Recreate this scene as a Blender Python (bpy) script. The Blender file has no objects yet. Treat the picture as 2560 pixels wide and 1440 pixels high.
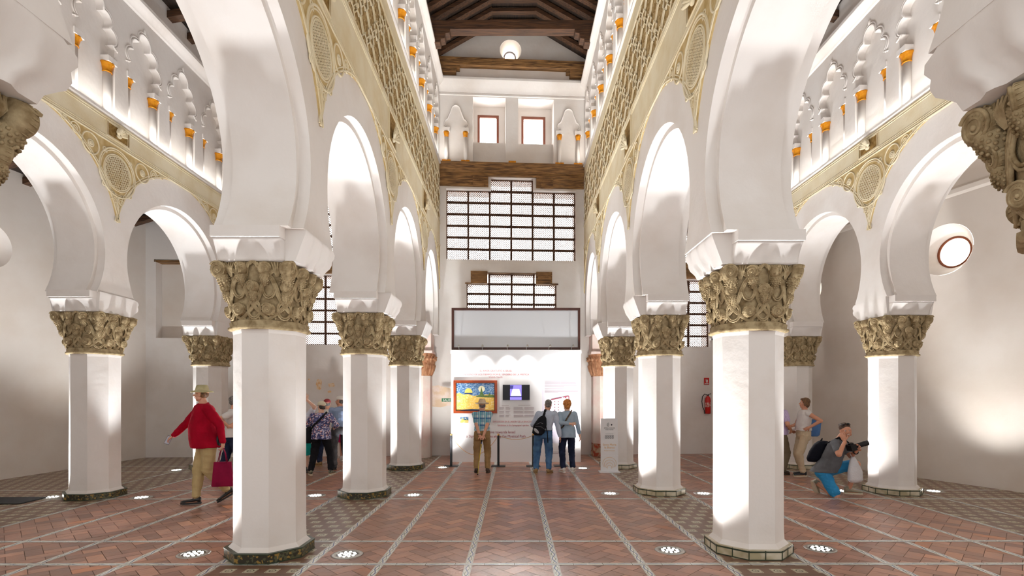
import bpy, bmesh, math, random
from mathutils import Vector, Matrix, geometry
PI = math.pi
sc = bpy.context.scene
COL = sc.collection
random.seed(7)
# ------------------------------------------------------------ camera, world, exposure
F, CX, CY, H = 1290.0, 1285.0, 988.0, 1.72      # focal length (px of a 2560 frame), vanishing point, eye height
cam_d = bpy.data.cameras.new('camera'); cam = bpy.data.objects.new('camera', cam_d); COL.objects.link(cam)
cam_d.sensor_width = 36; cam_d.lens = 36 * F / 2560
cam_d.shift_x = -(CX - 1280) / 2560; cam_d.shift_y = (CY - 720) / 2560
cam_d.clip_start = 0.05; cam_d.clip_end = 200
cam.location = (0, 0, H); cam.rotation_euler = (PI / 2, 0, 0)
sc.camera = cam
sc.view_settings.view_transform = 'Standard'; sc.view_settings.look = 'None'
sc.view_settings.gamma = 1; sc.view_settings.use_curve_mapping = False
sc.view_settings.exposure = 0.22
world = bpy.data.worlds.new('daylight'); sc.world = world; world.use_nodes = True
wb = world.node_tree.nodes['Background']; wb.inputs[0].default_value = (1.0, 0.975, 0.945, 1); wb.inputs[1].default_value = 2.0
wt = world.node_tree; wtc = wt.nodes.new('ShaderNodeTexCoord'); wsp = wt.nodes.new('ShaderNodeSeparateXYZ'); wmr = wt.nodes.new('ShaderNodeMapRange')   # bright hazy sky on the far (sun) side, open shade behind
wmr.inputs[1].default_value = .25; wmr.inputs[2].default_value = .6; wmr.inputs[3].default_value = .92; wmr.inputs[4].default_value = 13.0
wt.links.new(wtc.outputs['Generated'], wsp.inputs[0]); wt.links.new(wsp.outputs[1], wmr.inputs[0]); wt.links.new(wmr.outputs[0], wb.inputs[1])
sun_d = bpy.data.lights.new('sun', 'SUN'); sun_d.energy = 9.0; sun_d.angle = math.radians(10); sun_d.color = (1, .97, .93)      # hazy sun low behind the end wall, shining through the grilles
sun = bpy.data.objects.new('sun', sun_d); COL.objects.link(sun); sun.rotation_euler = Vector((0, -math.cos(math.radians(27)), -math.sin(math.radians(27)))).to_track_quat('-Z', 'Y').to_euler()
cy = sc.cycles
cy.use_adaptive_sampling = True; cy.adaptive_threshold = .03; cy.max_bounces = 6; cy.diffuse_bounces = 4; cy.glossy_bounces = 3; cy.transmission_bounces = 4; cy.transparent_max_bounces = 8
cy.caustics_reflective = False; cy.caustics_refractive = False; cy.sample_clamp_indirect = 4.0
SPOT_W, FILL_W, GALLERY_W = 180.0, 270.0, 4.2

def at(px, py, z):
    """a point of the place seen at that pixel, at depth z"""
    return ((px - CX) / F * z, z, H - (py - CY) / F * z)
def X(px, z): return (px - CX) / F * z
def Hh(py, z): return H - (py - CY) / F * z

# ------------------------------------------------------------ helpers
def lin(c):
    return tuple(((v / 255) / 12.92 if v / 255 <= 0.04045 else ((v / 255 + 0.055) / 1.055) ** 2.4) for v in c) + (1,)

class MB:
    def __init__(s): s.v = []; s.f = []; s.s = []; s.m = []; s.mi = 0
    def add(s, vs, fs, smooth=False):
        n = len(s.v); s.v += [tuple(p) for p in vs]
        for f in fs: s.f.append([n + i for i in f]); s.s.append(smooth); s.m.append(s.mi)
        return s
    def box(s, x0, x1, y0, y1, z0, z1, M=None):
        vs = [Vector((x, y, z)) for z in (z0, z1) for y in (y0, y1) for x in (x0, x1)]
        if M: vs = [M @ p for p in vs]
        return s.add(vs, [(0, 2, 3, 1), (4, 5, 7, 6), (0, 1, 5, 4), (2, 6, 7, 3), (0, 4, 6, 2), (1, 3, 7, 5)])
    def beam(s, p0, p1, w, h, up=(0, 0, 1)):
        p0 = Vector(p0); p1 = Vector(p1); d = (p1 - p0).normalized(); r = d.cross(Vector(up)).normalized(); u = r.cross(d)
        vs = [p + r * a * w / 2 + u * b * h / 2 for p in (p0, p1) for a, b in ((-1, -1), (1, -1), (1, 1), (-1, 1))]
        return s.add(vs, [(0, 1, 2, 3), (7, 6, 5, 4), (0, 4, 5, 1), (1, 5, 6, 2), (2, 6, 7, 3), (3, 7, 4, 0)])
    def tube(s, pts, r, n=6, closed=False, flat=1.0, nrm=None, caps=True):
        pts = [Vector(p) for p in pts]; N = len(pts); vs = []
        prev = None
        for i, p in enumerate(pts):
            if closed: d = pts[(i + 1) % N] - pts[i - 1]
            else: d = pts[min(i + 1, N - 1)] - pts[max(i - 1, 0)]
            if d.length < 1e-9: d = Vector((0, 0, 1))
            d.normalize()
            if nrm is not None: u = Vector(nrm); u = (u - d * u.dot(d)).normalized()
            elif prev is None:
                u = Vector((0, 0, 1)) if abs(d.z) < .9 else Vector((1, 0, 0)); u = (u - d * u.dot(d)).normalized()
            else:
                u = prev - d * prev.dot(d)
                u = u.normalized() if u.length > 1e-6 else d.orthogonal().normalized()
            prev = u; w = d.cross(u)
            rr = r[i] if isinstance(r, (list, tuple)) else r
            for k in range(n):
                a = 2 * PI * (k + .5) / n
                vs.append(p + u * math.cos(a) * rr * flat + w * math.sin(a) * rr)
        fs = []
        for i in range(N if closed else N - 1):
            j = (i + 1) % N
            for k in range(n): fs.append((i * n + k, i * n + (k + 1) % n, j * n + (k + 1) % n, j * n + k))
        s.add(vs, fs, n > 4)
        if not closed and caps:
            s.add(vs[:n], [tuple(range(n))[::-1]]); s.add(vs[-n:], [tuple(range(n))])
        return s
    def lathe(s, prof, n=24, c=(0, 0, 0), a0=0.0, M=None, smooth=True, rfun=None):
        vs = []
        for (r, z) in prof:
            for k in range(n):
                a = a0 + 2 * PI * k / n; q = rfun(a) if rfun else 1
                p = Vector((c[0] + r * q * math.cos(a), c[1] + r * q * math.sin(a), c[2] + z)); vs.append(M @ p if M else p)
        fs = [(i * n + k, i * n + (k + 1) % n, (i + 1) * n + (k + 1) % n, (i + 1) * n + k) for i in range(len(prof) - 1) for k in range(n)]
        s.add(vs, fs, smooth)
        if prof[0][0] > 1e-4: s.add(vs[:n], [tuple(range(n))[::-1]])
        if prof[-1][0] > 1e-4: s.add(vs[-n:], [tuple(range(n))])
        return s
    def ell(s, c, r, R=None, n=16, m=10):
        c = Vector(c); vs = []; r = (r, r, r) if isinstance(r, (int, float)) else r
        for i in range(1, m):
            t = PI * i / m
            for k in range(n):
                a = 2 * PI * k / n
                p = Vector((r[0] * math.sin(t) * math.cos(a), r[1] * math.sin(t) * math.sin(a), r[2] * math.cos(t)))
                vs.append(c + (R @ p if R else p))
        t = Vector((0, 0, r[2])); top = c + (R @ t if R else t); bot = c - (R @ t if R else t)
        vs += [top, bot]; T = len(vs) - 2; fs = []
        for i in range(m - 2):
            for k in range(n): fs.append((i * n + k, (i + 1) * n + k, (i + 1) * n + (k + 1) % n, i * n + (k + 1) % n))
        for k in range(n):
            fs.append((T, k, (k + 1) % n)); fs.append((T + 1, (m - 2) * n + (k + 1) % n, (m - 2) * n + k))
        return s.add(vs, fs, True)
    def cone(s, p0, p1, r0, r1, n=14):
        p0 = Vector(p0); p1 = Vector(p1); d = p1 - p0; L = max(d.length, 1e-5); d.normalize()
        pts = []; rs = []
        for k in range(4): a = PI / 2 * (k / 4); pts.append(p0 - d * r0 * math.cos(a)); rs.append(max(r0 * math.sin(a), 1e-4))
        for k in range(5): t = k / 4; pts.append(p0 + d * L * t); rs.append(r0 + (r1 - r0) * t)
        for k in range(1, 5): a = PI / 2 * (k / 4); pts.append(p1 + d * r1 * math.sin(a)); rs.append(max(r1 * math.cos(a), 1e-4))
        u = d.orthogonal().normalized(); w = d.cross(u); vs = []
        for p, r in zip(pts, rs):
            for k in range(n): a = 2 * PI * k / n; vs.append(p + u * math.cos(a) * r + w * math.sin(a) * r)
        fs = [(i * n + k, i * n + (k + 1) % n, (i + 1) * n + (k + 1) % n, (i + 1) * n + k) for i in range(len(pts) - 1) for k in range(n)]
        fs += [tuple(range(n))[::-1], tuple(range(len(vs) - n, len(vs)))]
        return s.add(vs, fs, True)
    def loft(s, secs, n=20, ex=2.3):
        """secs: (centre, half width, half depth, yaw) cross-sections, joined and capped"""
        vs = []
        for c, rx, ry, yaw in secs:
            c = Vector(c); cr = Vector((math.cos(yaw), math.sin(yaw), 0)); cf = Vector((-math.sin(yaw), math.cos(yaw), 0))
            for k in range(n):
                a = 2 * PI * k / n; ca, sa = math.cos(a), math.sin(a)
                vs.append(c + cr * rx * math.copysign(abs(ca) ** (2 / ex), ca) + cf * ry * math.copysign(abs(sa) ** (2 / ex), sa))
        fs = [(i * n + k, i * n + (k + 1) % n, (i + 1) * n + (k + 1) % n, (i + 1) * n + k) for i in range(len(secs) - 1) for k in range(n)]
        fs += [tuple(range(n))[::-1], tuple(range(len(vs) - n, len(vs)))]
        return s.add(vs, fs, True)
    def extrude(s, outline, to3, d0, d1, smooth_side=True, holes=()):
        """outline: 2-D points; to3(u, v, d) -> 3-D. Caps at d0 and d1, walls between with their own vertices"""
        loops = [list(outline)] + [list(h) for h in holes]
        flat = [p for l in loops for p in l]
        tris = geometry.tessellate_polygon([[Vector((p[0], p[1], 0)) for p in l] for l in loops])
        for d in (d0, d1): s.add([to3(p[0], p[1], d) for p in flat], [tuple(t) for t in tris])
        for l in loops:
            n = len(l); dirs = []
            for i in range(n):
                q = (l[(i + 1) % n][0] - l[i][0], l[(i + 1) % n][1] - l[i][1]); k = math.hypot(*q) or 1; dirs.append((q[0] / k, q[1] / k))
            sm = [smooth_side and dirs[i - 1][0] * dirs[i][0] + dirs[i - 1][1] * dirs[i][1] > .9 for i in range(n)]   # smooth across vertex i
            vs = []; fs = []; fsm = []; base = len(s.v)
            for i in range(n):
                a, b = l[i], l[(i + 1) % n]
                if i > 0 and sm[i]: ia = vs_last
                else: ia = len(vs); vs += [to3(a[0], a[1], d0), to3(a[0], a[1], d1)]
                ib = len(vs); vs += [to3(b[0], b[1], d0), to3(b[0], b[1], d1)]; vs_last = ib
                fs.append((ia, ib, ib + 1, ia + 1)); fsm.append(sm[i] or sm[(i + 1) % n])
            for f, q in zip(fs, fsm): s.f.append([base + i for i in f]); s.s.append(q); s.m.append(s.mi)
            s.v += [tuple(p) for p in vs]
        return s
    def mesh(s, name, mats):
        me = bpy.data.meshes.new(name); me.from_pydata(s.v, [], s.f)
        me.polygons.foreach_set('use_smooth', s.s)
        for m in (mats if isinstance(mats, (list, tuple)) else [mats]): me.materials.append(m)
        if any(s.m): me.polygons.foreach_set('material_index', s.m)
        me.update(); return me
    def build(s, name, mats, parent=None, fix=True, loc=None):
        me = s.mesh(name, mats)
        if fix:
            bm = bmesh.new(); bm.from_mesh(me); bmesh.ops.remove_doubles(bm, verts=bm.verts, dist=1e-5)
            bmesh.ops.recalc_face_normals(bm, faces=bm.faces); bm.to_mesh(me); bm.free()
        return link(name, me, parent, loc)

def link(name, data, parent=None, loc=None, rot=None):
    o = bpy.data.objects.new(name, data); COL.objects.link(o)
    if parent: o.parent = parent
    if loc is not None: o.location = loc
    if rot is not None: o.rotation_euler = rot
    return o
def empty(name, loc=(0, 0, 0), rz=0):
    o = bpy.data.objects.new(name, None); COL.objects.link(o); o.location = loc; o.rotation_euler = (0, 0, rz); o.empty_display_size = .1
    return o
def tag(o, label=None, cat=None, group=None, kind=None):
    for k, v in (('label', label), ('category', cat), ('group', group), ('kind', kind)):
        if v: o[k] = v
    return o
def struct(o, label=None): o['kind'] = 'structure'; (o.__setitem__('label', label) if label else None); return o
def copy_tree(o, parent=None):
    c = o.copy(); COL.objects.link(c)
    c.parent = parent
    for ch in list(o.children): copy_tree(ch, c)
    return c

# ------------------------------------------------------------ materials
def mat(name, c, rough=.7, metal=0, spec=.5, noise=None, bump=None, emit=None, alpha=None, trans=None):
    m = bpy.data.materials.new(name); m.use_nodes = True; nt = m.node_tree; b = nt.nodes['Principled BSDF']
    b.inputs['Base Color'].default_value = lin(c); b.inputs['Roughness'].default_value = rough; b.inputs['Metallic'].default_value = metal
    b.inputs['Specular IOR Level'].default_value = spec
    tc = None
    def coords():
        nonlocal tc
        if tc is None: tc = nt.nodes.new('ShaderNodeTexCoord')
        return tc.outputs['Object']
    if noise:
        c2, sc_, lo, hi = noise[:4]
        n = nt.nodes.new('ShaderNodeTexNoise'); n.inputs['Scale'].default_value = sc_; n.inputs['Detail'].default_value = 6; nt.links.new(coords(), n.inputs['Vector'])
        r = nt.nodes.new('ShaderNodeValToRGB'); r.color_ramp.elements[0].position = lo; r.color_ramp.elements[1].position = hi
        r.color_ramp.elements[0].color = lin(c); r.color_ramp.elements[1].color = lin(c2)
        nt.links.new(n.outputs['Fac'], r.inputs['Fac']); nt.links.new(r.outputs['Color'], b.inputs['Base Color'])
    if bump:
        n = nt.nodes.new('ShaderNodeTexNoise'); n.inputs['Scale'].default_value = bump[0]; n.inputs['Detail'].default_value = 8; nt.links.new(coords(), n.inputs['Vector'])
        bp = nt.nodes.new('ShaderNodeBump'); bp.inputs['Strength'].default_value = bump[1]; bp.inputs['Distance'].default_value = bump[2] if len(bump) > 2 else .02
        nt.links.new(n.outputs['Fac'], bp.inputs['Height']); nt.links.new(bp.outputs['Normal'], b.inputs['Normal'])
    if emit: b.inputs['Emission Color'].default_value = lin(emit[0]); b.inputs['Emission Strength'].default_value = emit[1]
    if alpha is not None: b.inputs['Alpha'].default_value = alpha
    if trans: b.inputs['Transmission Weight'].default_value = trans
    return m
def nodes(m): return m.node_tree, m.node_tree.nodes['Principled BSDF']

plaster = mat('white_plaster', (240, 235, 231), .85, spec=.2, noise=((228, 219, 211), 1.3, .45, .8), bump=(9, .18, .03))
plaster_pink = mat('pink_plaster', (238, 205, 195), .85, spec=.2, noise=((240, 226, 216), 2.5, .35, .6), bump=(9, .2, .03))
plaster_side = mat('warm_plaster', (238, 230, 222), .85, spec=.2, noise=((226, 214, 202), .9, .4, .75), bump=(7, .15, .03))
stucco = mat('cream_stucco', (238, 227, 198), .8, spec=.2, noise=((228, 212, 174), 3, .4, .7), bump=(40, .25, .01))
stucco_shade = mat('carved_shade_ground', (168, 138, 84), .9, spec=.1, noise=((138, 108, 62), 20, .4, .6), bump=(70, .6, .02))  # dark tone stands in for the shade inside the pierced carving
stucco_shaded_ground = mat('ochre_ground_shaded', (212, 190, 142), .85, spec=.15, noise=((190, 162, 108), 7, .4, .65), bump=(40, .3, .01))  # ochre ground, darkened in place of shade between the raised relief
frieze_shaded_ground = mat('frieze_shaded_ground', (186, 160, 114), .9, spec=.1, noise=((146, 118, 72), 16, .45, .6), bump=(36, .8, .03))  # ground colour darkened to imitate shade between the straps
stone = mat('carved_limestone', (182, 163, 128), .85, spec=.15, noise=((132, 112, 80), 14, .4, .68), bump=(60, .5, .012))
stone_red = mat('old_sandstone', (196, 150, 116), .9, spec=.1, noise=((168, 116, 84), 12, .4, .65), bump=(45, .6, .015))
gilt = mat('gilt', (222, 150, 22), .38, .35, noise=((196, 112, 10), 18, .4, .7), bump=(30, .3, .01))
def wood_mat(name, a, b_, scale=(1, 14, 14), rough=.7):
    m = mat(name, a, rough); nt, b = nodes(m)
    tc = nt.nodes.new('ShaderNodeTexCoord'); mp = nt.nodes.new('ShaderNodeMapping'); mp.inputs['Scale'].default_value = scale
    n = nt.nodes.new('ShaderNodeTexNoise'); n.inputs['Scale'].default_value = 2.2; n.inputs['Detail'].default_value = 8; n.inputs['Distortion'].default_value = .6
    r = nt.nodes.new('ShaderNodeValToRGB'); r.color_ramp.elements[0].position = .33; r.color_ramp.elements[1].position = .7
    r.color_ramp.elements[0].color = lin(a); r.color_ramp.elements[1].color = lin(b_)
    nt.links.new(tc.outputs['Object'], mp.inputs['Vector']); nt.links.new(mp.outputs[0], n.inputs['Vector']); nt.links.new(n.outputs['Fac'], r.inputs['Fac']); nt.links.new(r.outputs['Color'], b.inputs['Base Color'])
    bp = nt.nodes.new('ShaderNodeBump'); bp.inputs['Strength'].default_value = .5; bp.inputs['Distance'].default_value = .02
    nt.links.new(n.outputs['Fac'], bp.inputs['Height']); nt.links.new(bp.outputs['Normal'], b.inputs['Normal'])
    return m
wood_x = wood_mat('aged_beam_wood', (78, 52, 30), (170, 126, 76))
wood_roof = wood_mat('dark_roof_wood', (50, 32, 20), (98, 64, 38))
wood_board = wood_mat('dark_roof_boards', (28, 19, 13), (56, 38, 25), (14, 1, 14))
wood_grille = mat('grille_wood', (92, 62, 46), .7, noise=((120, 82, 60), 10, .4, .7))
# ------------------------------------------------------------ floor
def yend(x): return 14.83 + .06 * x            # the end wall stands slightly askew
def xleft(y): return -11.22 + .075 * y
def xright(y): return 12.07 - .34 * y
brick = mat('terracotta_brick', (150, 92, 70), .38, spec=.45); nt, b = nodes(brick)
at_ = nt.nodes.new('ShaderNodeVertexColor'); at_.layer_name = 'tint'
n = nt.nodes.new('ShaderNodeTexNoise'); n.inputs['Scale'].default_value = 5; n.inputs['Detail'].default_value = 8
tcn = nt.nodes.new('ShaderNodeTexCoord'); nt.links.new(tcn.outputs['Object'], n.inputs['Vector'])
mx = nt.nodes.new('ShaderNodeMix'); mx.data_type = 'RGBA'; mx.blend_type = 'MULTIPLY'; mx.inputs[0].default_value = .45
rr = nt.nodes.new('ShaderNodeValToRGB'); rr.color_ramp.elements[0].color = (.45, .42, .4, 1); rr.color_ramp.elements[1].color = (1.15, 1.1, 1.05, 1); rr.color_ramp.elements[0].position = .3; rr.color_ramp.elements[1].position = .65
nt.links.new(n.outputs['Fac'], rr.inputs[0]); nt.links.new(at_.outputs['Color'], mx.inputs[6]); nt.links.new(rr.outputs[0], mx.inputs[7]); nt.links.new(mx.outputs[2], b.inputs['Base Color'])
r2 = nt.nodes.new('ShaderNodeMapRange'); r2.inputs[3].default_value = .2; r2.inputs[4].default_value = .5; nt.links.new(n.outputs['Fac'], r2.inputs[0]); nt.links.new(r2.outputs[0], b.inputs['Roughness'])
bp = nt.nodes.new('ShaderNodeBump'); bp.inputs['Strength'].default_value = .25; bp.inputs['Distance'].default_value = .01
n2 = nt.nodes.new('ShaderNodeTexNoise'); n2.inputs['Scale'].default_value = 22; nt.links.new(tcn.outputs['Object'], n2.inputs['Vector']); nt.links.new(n2.outputs['Fac'], bp.inputs['Height']); nt.links.new(bp.outputs[0], b.inputs['Normal'])
grout = mat('dark_grout', (112, 86, 74), .7)

STR_L = [-2.08, -3.0, -3.95, -4.85, -5.75, -6.68, -7.62]
STR_R = [2.15, 3.02, 3.82, 4.6, 5.4, 6.25, 7.15]
STR_C = [-1.36, -.46, .42, 1.31]
CROSS = [1.75, 2.55, 5.23, 6.05, 8.53, 9.3, 11.6, 12.46]
def floor():
    mb = MB(); Y0 = .6
    mb.mi = 1; mb.add([(xleft(Y0) - .2, Y0, -.004), (xright(Y0) + .2, Y0, -.004), (xright(15.5) + .2, 15.6, -.004), (xleft(15.5) - .2, 15.2, -.004)], [(0, 1, 2, 3)])
    mb.add([(xleft(Y0) - .2, Y0, -.3), (xright(Y0) + .2, Y0, -.3), (xright(15.5) + .2, 15.6, -.3), (xleft(15.5) - .2, 15.2, -.3)], [(3, 2, 1, 0)])
    mb.mi = 0; cols = []
    L, W, g = .30, .15, .003
    c45 = math.cos(PI / 4)
    rnd = random.Random(3)
    def ok(x, y): return Y0 < y < 15.2 and xleft(y) - .1 < x < xright(y) + .1
    # herringbone: cells of W; horizontal and vertical bricks in an L pattern
    N = 110
    for i in range(-N, N):
        for j in range(-N, N):
            k = (i - j) % 4
            if k == 0: u0, v0, u1, v1 = i * W, j * W, i * W + L, j * W + W
            elif k == 2: u0, v0, u1, v1 = i * W, j * W - W, i * W + W, j * W + W
            else: continue
            uc, vc = (u0 + u1) / 2, (v0 + v1) / 2
            x = (uc - vc) * c45; y = (uc + vc) * c45 + 7.5
            if not ok(x, y): continue
            q = []
            for (u, v) in ((u0 + g, v0 + g), (u1 - g, v0 + g), (u1 - g, v1 - g), (u0 + g, v1 - g)):
                q.append(((u - v) * c45, (u + v) * c45 + 7.5, rnd.uniform(-.0006, .0006)))
            mb.add(q, [(0, 1, 2, 3)])
            t = rnd.random(); base = (176, 132, 113) if t < .6 else ((162, 121, 106) if t < .87 else ((184, 136, 112) if t < .985 else (196, 134, 100)))
            f = rnd.uniform(.86, 1.08); cols.append(lin([min(255, c * f) for c in base]))
    me = mb.mesh('floor', [brick, grout]); a = me.color_attributes.new('tint', 'FLOAT_COLOR', 'CORNER')
    nf = len(me.polygons); li = 0; data = []
    for p in me.polygons:
        c = cols[p.index - 2] if p.index >= 2 else (.2, .1, .08, 1)
        for _ in range(p.loop_total): data += list(c)
    a.data.foreach_set('color', data)
    return struct(link('floor', me), 'herringbone terracotta brick floor with strips of painted tile')
floor()
# painted tile strips: white glaze with a blue-green running scroll
def strip_mat(name, axis):
    m = mat(name, (205, 203, 192), .25, spec=.5); nt, b = nodes(m)
    tc = nt.nodes.new('ShaderNodeTexCoord'); sp = nt.nodes.new('ShaderNodeSeparateXYZ'); nt.links.new(tc.outputs['UV'], sp.inputs[0])
    def math_(op, a, b_=None, c=None):
        k = nt.nodes.new('ShaderNodeMath'); k.operation = op
        for i, q in enumerate((a, b_, c)):
            if q is None: continue
            if isinstance(q, (int, float)): k.inputs[i].default_value = q
            else: nt.links.new(q, k.inputs[i])
        return k.outputs[0]
    u, v = sp.outputs[0], sp.outputs[1]         # u along the strip in metres, v across 0..1
    ph = math_('MULTIPLY', u, 2 * PI / .3)
    s1 = math_('ADD', math_('MULTIPLY', math_('SINE', ph), .22), .5)
    d1 = math_('ABSOLUTE', math_('SUBTRACT', v, s1))
    s2 = math_('ADD', math_('MULTIPLY', math_('SINE', math_('ADD', ph, PI)), .22), .5)
    d2 = math_('ABSOLUTE', math_('SUBTRACT', v, s2))
    edge = math_('ABSOLUTE', math_('SUBTRACT', v, .5))
    line1 = math_('LESS_THAN', d1, .07); line2 = math_('LESS_THAN', d2, .05)
    border = math_('MULTIPLY', math_('GREATER_THAN', edge, .37), math_('LESS_THAN', edge, .42))
    joint = math_('LESS_THAN', math_('FRACT', math_('DIVIDE', u, .3)), .02)
    def mixc(f, a, c):
        k = nt.nodes.new('ShaderNodeMix'); k.data_type = 'RGBA'; nt.links.new(f, k.inputs[0])
        if isinstance(a, tuple): k.inputs[6].default_value = lin(a)
        else: nt.links.new(a, k.inputs[6])
        k.inputs[7].default_value = lin(c); return k.outputs[2]
    nz = nt.nodes.new('ShaderNodeTexNoise'); nz.inputs['Scale'].default_value = 9; nt.links.new(tc.outputs['Object'], nz.inputs['Vector'])
    c = mixc(nz.outputs['Fac'], (240, 239, 232), (206, 204, 194))
    c = mixc(border, c, (130, 132, 124)); c = mixc(line2, c, (120, 128, 104)); c = mixc(line1, c, (88, 104, 140)); c = mixc(joint, c, (120, 116, 104))
    nt.links.new(c, b.inputs['Base Color']); return m
strip_m = strip_mat('painted_strip_tile', 0)
def diamond_mat():
    m = mat('brown_tile_with_inlays', (104, 76, 60), .35, spec=.5); nt, b = nodes(m)
    tc = nt.nodes.new('ShaderNodeTexCoord'); sp = nt.nodes.new('ShaderNodeSeparateXYZ'); nt.links.new(tc.outputs['Object'], sp.inputs[0])
    def M_(op, a, b_=None):
        k = nt.nodes.new('ShaderNodeMath'); k.operation = op
        for i, q in enumerate((a, b_)):
            if q is None: continue
            if isinstance(q, (int, float)): k.inputs[i].default_value = q
            else: nt.links.new(q, k.inputs[i])
        return k.outputs[0]
    P, Q = .215, .215
    ui = M_('DIVIDE', sp.outputs[0], P); vi = M_('DIVIDE', sp.outputs[1], Q)
    row = M_('FLOOR', vi); off = M_('MULTIPLY', M_('MODULO', M_('ABSOLUTE', row), 2.0), .5)
    fu = M_('SUBTRACT', M_('FRACT', M_('ADD', ui, off)), .5); fv = M_('SUBTRACT', M_('FRACT', vi), .5)
    au = M_('ABSOLUTE', fu); av = M_('ABSOLUTE', fv); mxx = M_('MAXIMUM', au, av)
    sq = M_('LESS_THAN', mxx, .27); r = M_('SQRT', M_('ADD', M_('MULTIPLY', fu, fu), M_('MULTIPLY', fv, fv)))
    ring = M_('MULTIPLY', M_('LESS_THAN', r, .17), M_('GREATER_THAN', r, .1)); dot = M_('LESS_THAN', r, .045)
    frame = M_('MULTIPLY', M_('GREATER_THAN', mxx, .215), M_('LESS_THAN', mxx, .24))
    jl = M_('GREATER_THAN', M_('MAXIMUM', M_('ABSOLUTE', fv), 0.0), .485)
    def mixc(f, a, c):
        k = nt.nodes.new('ShaderNodeMix'); k.data_type = 'RGBA'; nt.links.new(f, k.inputs[0])
        if isinstance(a, tuple): k.inputs[6].default_value = lin(a)
        else: nt.links.new(a, k.inputs[6])
        k.inputs[7].default_value = lin(c); return k.outputs[2]
    nz = nt.nodes.new('ShaderNodeTexNoise'); nz.inputs['Scale'].default_value = 5; nz.inputs['Detail'].default_value = 6; nt.links.new(tc.outputs['Object'], nz.inputs['Vector'])
    c = mixc(nz.outputs['Fac'], (92, 64, 50), (134, 98, 74)); c = mixc(jl, c, (66, 50, 42)); c = mixc(sq, c, (204, 196, 170))
    c = mixc(frame, c, (120, 112, 90)); c = mixc(ring, c, (112, 106, 86)); c = mixc(dot, c, (112, 106, 86))
    nt.links.new(c, b.inputs['Base Color']); return m
diamond_m = diamond_mat()
TR = [0]
def tile_strip(p0, p1, w, z=.0015):
    TR[0] += 1
    p0 = Vector(p0); p1 = Vector(p1); d = (p1 - p0); Ln = d.length; d.normalize(); r = Vector((d.y, -d.x)) * w / 2
    me = bpy.data.meshes.new('trim'); q = [p0 - r, p0 + r, p1 + r, p1 - r]
    me.from_pydata([(a.x, a.y, z) for a in q], [], [(0, 1, 2, 3)])
    uv = me.uv_layers.new(); 
    for i, c in enumerate(((0, 0), (0, 1), (Ln, 1), (Ln, 0))): uv.data[i].uv = c
    me.materials.append(strip_m); me.update()
    struct(link('trim_%d' % TR[0], me))
def area(x0, x1, y0, y1, z=.0008):
    TR[0] += 1; mb = MB(); mb.add([(x0, y0, z), (x1, y0, z), (x1, y1(x1) if callable(y1) else y1, z), (x0, y1(x0) if callable(y1) else y1, z)], [(0, 1, 2, 3)])
    struct(mb.build('trim_%d' % TR[0], diamond_m, fix=False))
Y0 = .7
for x in STR_C: tile_strip((x, Y0), (x, 13.3 if abs(x) < 1.6 else 14.7), .075)
for x in STR_L + STR_R: tile_strip((x, Y0), (x, min(yend(x) - .05, 15.2 if x < 6.9 else (12.07 - x) / .34)), .075)
for i, y in enumerate(CROSS):
    tile_strip((-9.9, y - (.0 if y < 10 else 0)), (min(8.9, xright(y + .12) - .1), y + .04), .07, .0022)
area(-3.0, -2.08, Y0, yend); area(2.15, 3.02, Y0, yend); area(-7.62, -6.68, Y0, yend); area(6.25, 7.15, Y0, lambda x: min(yend(x), (12.07 - x) / .34 - .02))
TR[0] += 1; MB().add([(xleft(Y0), Y0, .0009), (-7.62, Y0, .0009), (-7.62, yend(-7.6), .0009), (xleft(14.2), yend(-10.1), .0009)], [(0, 1, 2, 3)]).build('trim_%d' % TR[0], diamond_m, fix=False); struct(bpy.data.objects['trim_%d' % TR[0]])
TR[0] += 1; MB().add([(7.15, Y0, .0009), (xright(Y0), Y0, .0009), (7.15, (12.07 - 7.15) / .34, .0009)], [(0, 1, 2)]).build('trim_%d' % TR[0], diamond_m, fix=False); struct(bpy.data.objects['trim_%d' % TR[0]])

# ------------------------------------------------------------ arcades
SPR, HC, RI, RO, HCO = 3.41, 4.08, 1.33, 1.68, 4.30    # springing, intrados centre and radius, outer band radius and centre
def arc_pts(ya, yb, dr=0.0, n=40):
    """horseshoe intrados from the left springing over the crown to the right springing, (y, h)"""
    c = (ya + yb) / 2; a = (yb - ya) / 2 - .31 + dr; Rz = RI + dr
    lo = -math.asin((HC - SPR) / Rz); t0, t1 = PI - lo, lo
    return [(c + a * math.cos(t0 + (t1 - t0) * i / n), HC + Rz * math.sin(t0 + (t1 - t0) * i / n)) for i in range(n + 1)]
def band_pts(ya, yb, n=28, dr=0.0):
    """outer edge of the plain band, tip to tip"""
    c = (ya + yb) / 2; hw = (yb - ya) / 2; a = hw * RO / 1.64 + dr; Rz = RO + dr
    t0 = math.acos(min(1, (hw) / a)); 
    return [(c - a * math.cos(t0 + (PI - 2 * t0) * i / n), HCO + Rz * math.sin(t0 + (PI - 2 * t0) * i / n)) for i in range(n + 1)]
def arcade_layer(name, ys, y_first, y_last, xa, xb, top, dr, m, parent=None, foot_first=SPR, foot_last=SPR):
    out = [(y_first, foot_first)]
    for a, b in zip(ys[:-1], ys[1:]):
        out += arc_pts(a, b, dr)
    if foot_first < SPR: out.insert(1, (out[1][0], foot_first))
    if foot_last < SPR: out.append((out[-1][0], foot_last))
    out += [(y_last, foot_last), (y_last, top), (y_first, top)]
    mb = MB(); mb.extrude(out, lambda u, v, d: (d, u, v), xa, xb)
    return mb.build(name, m, parent, fix=False)

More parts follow.
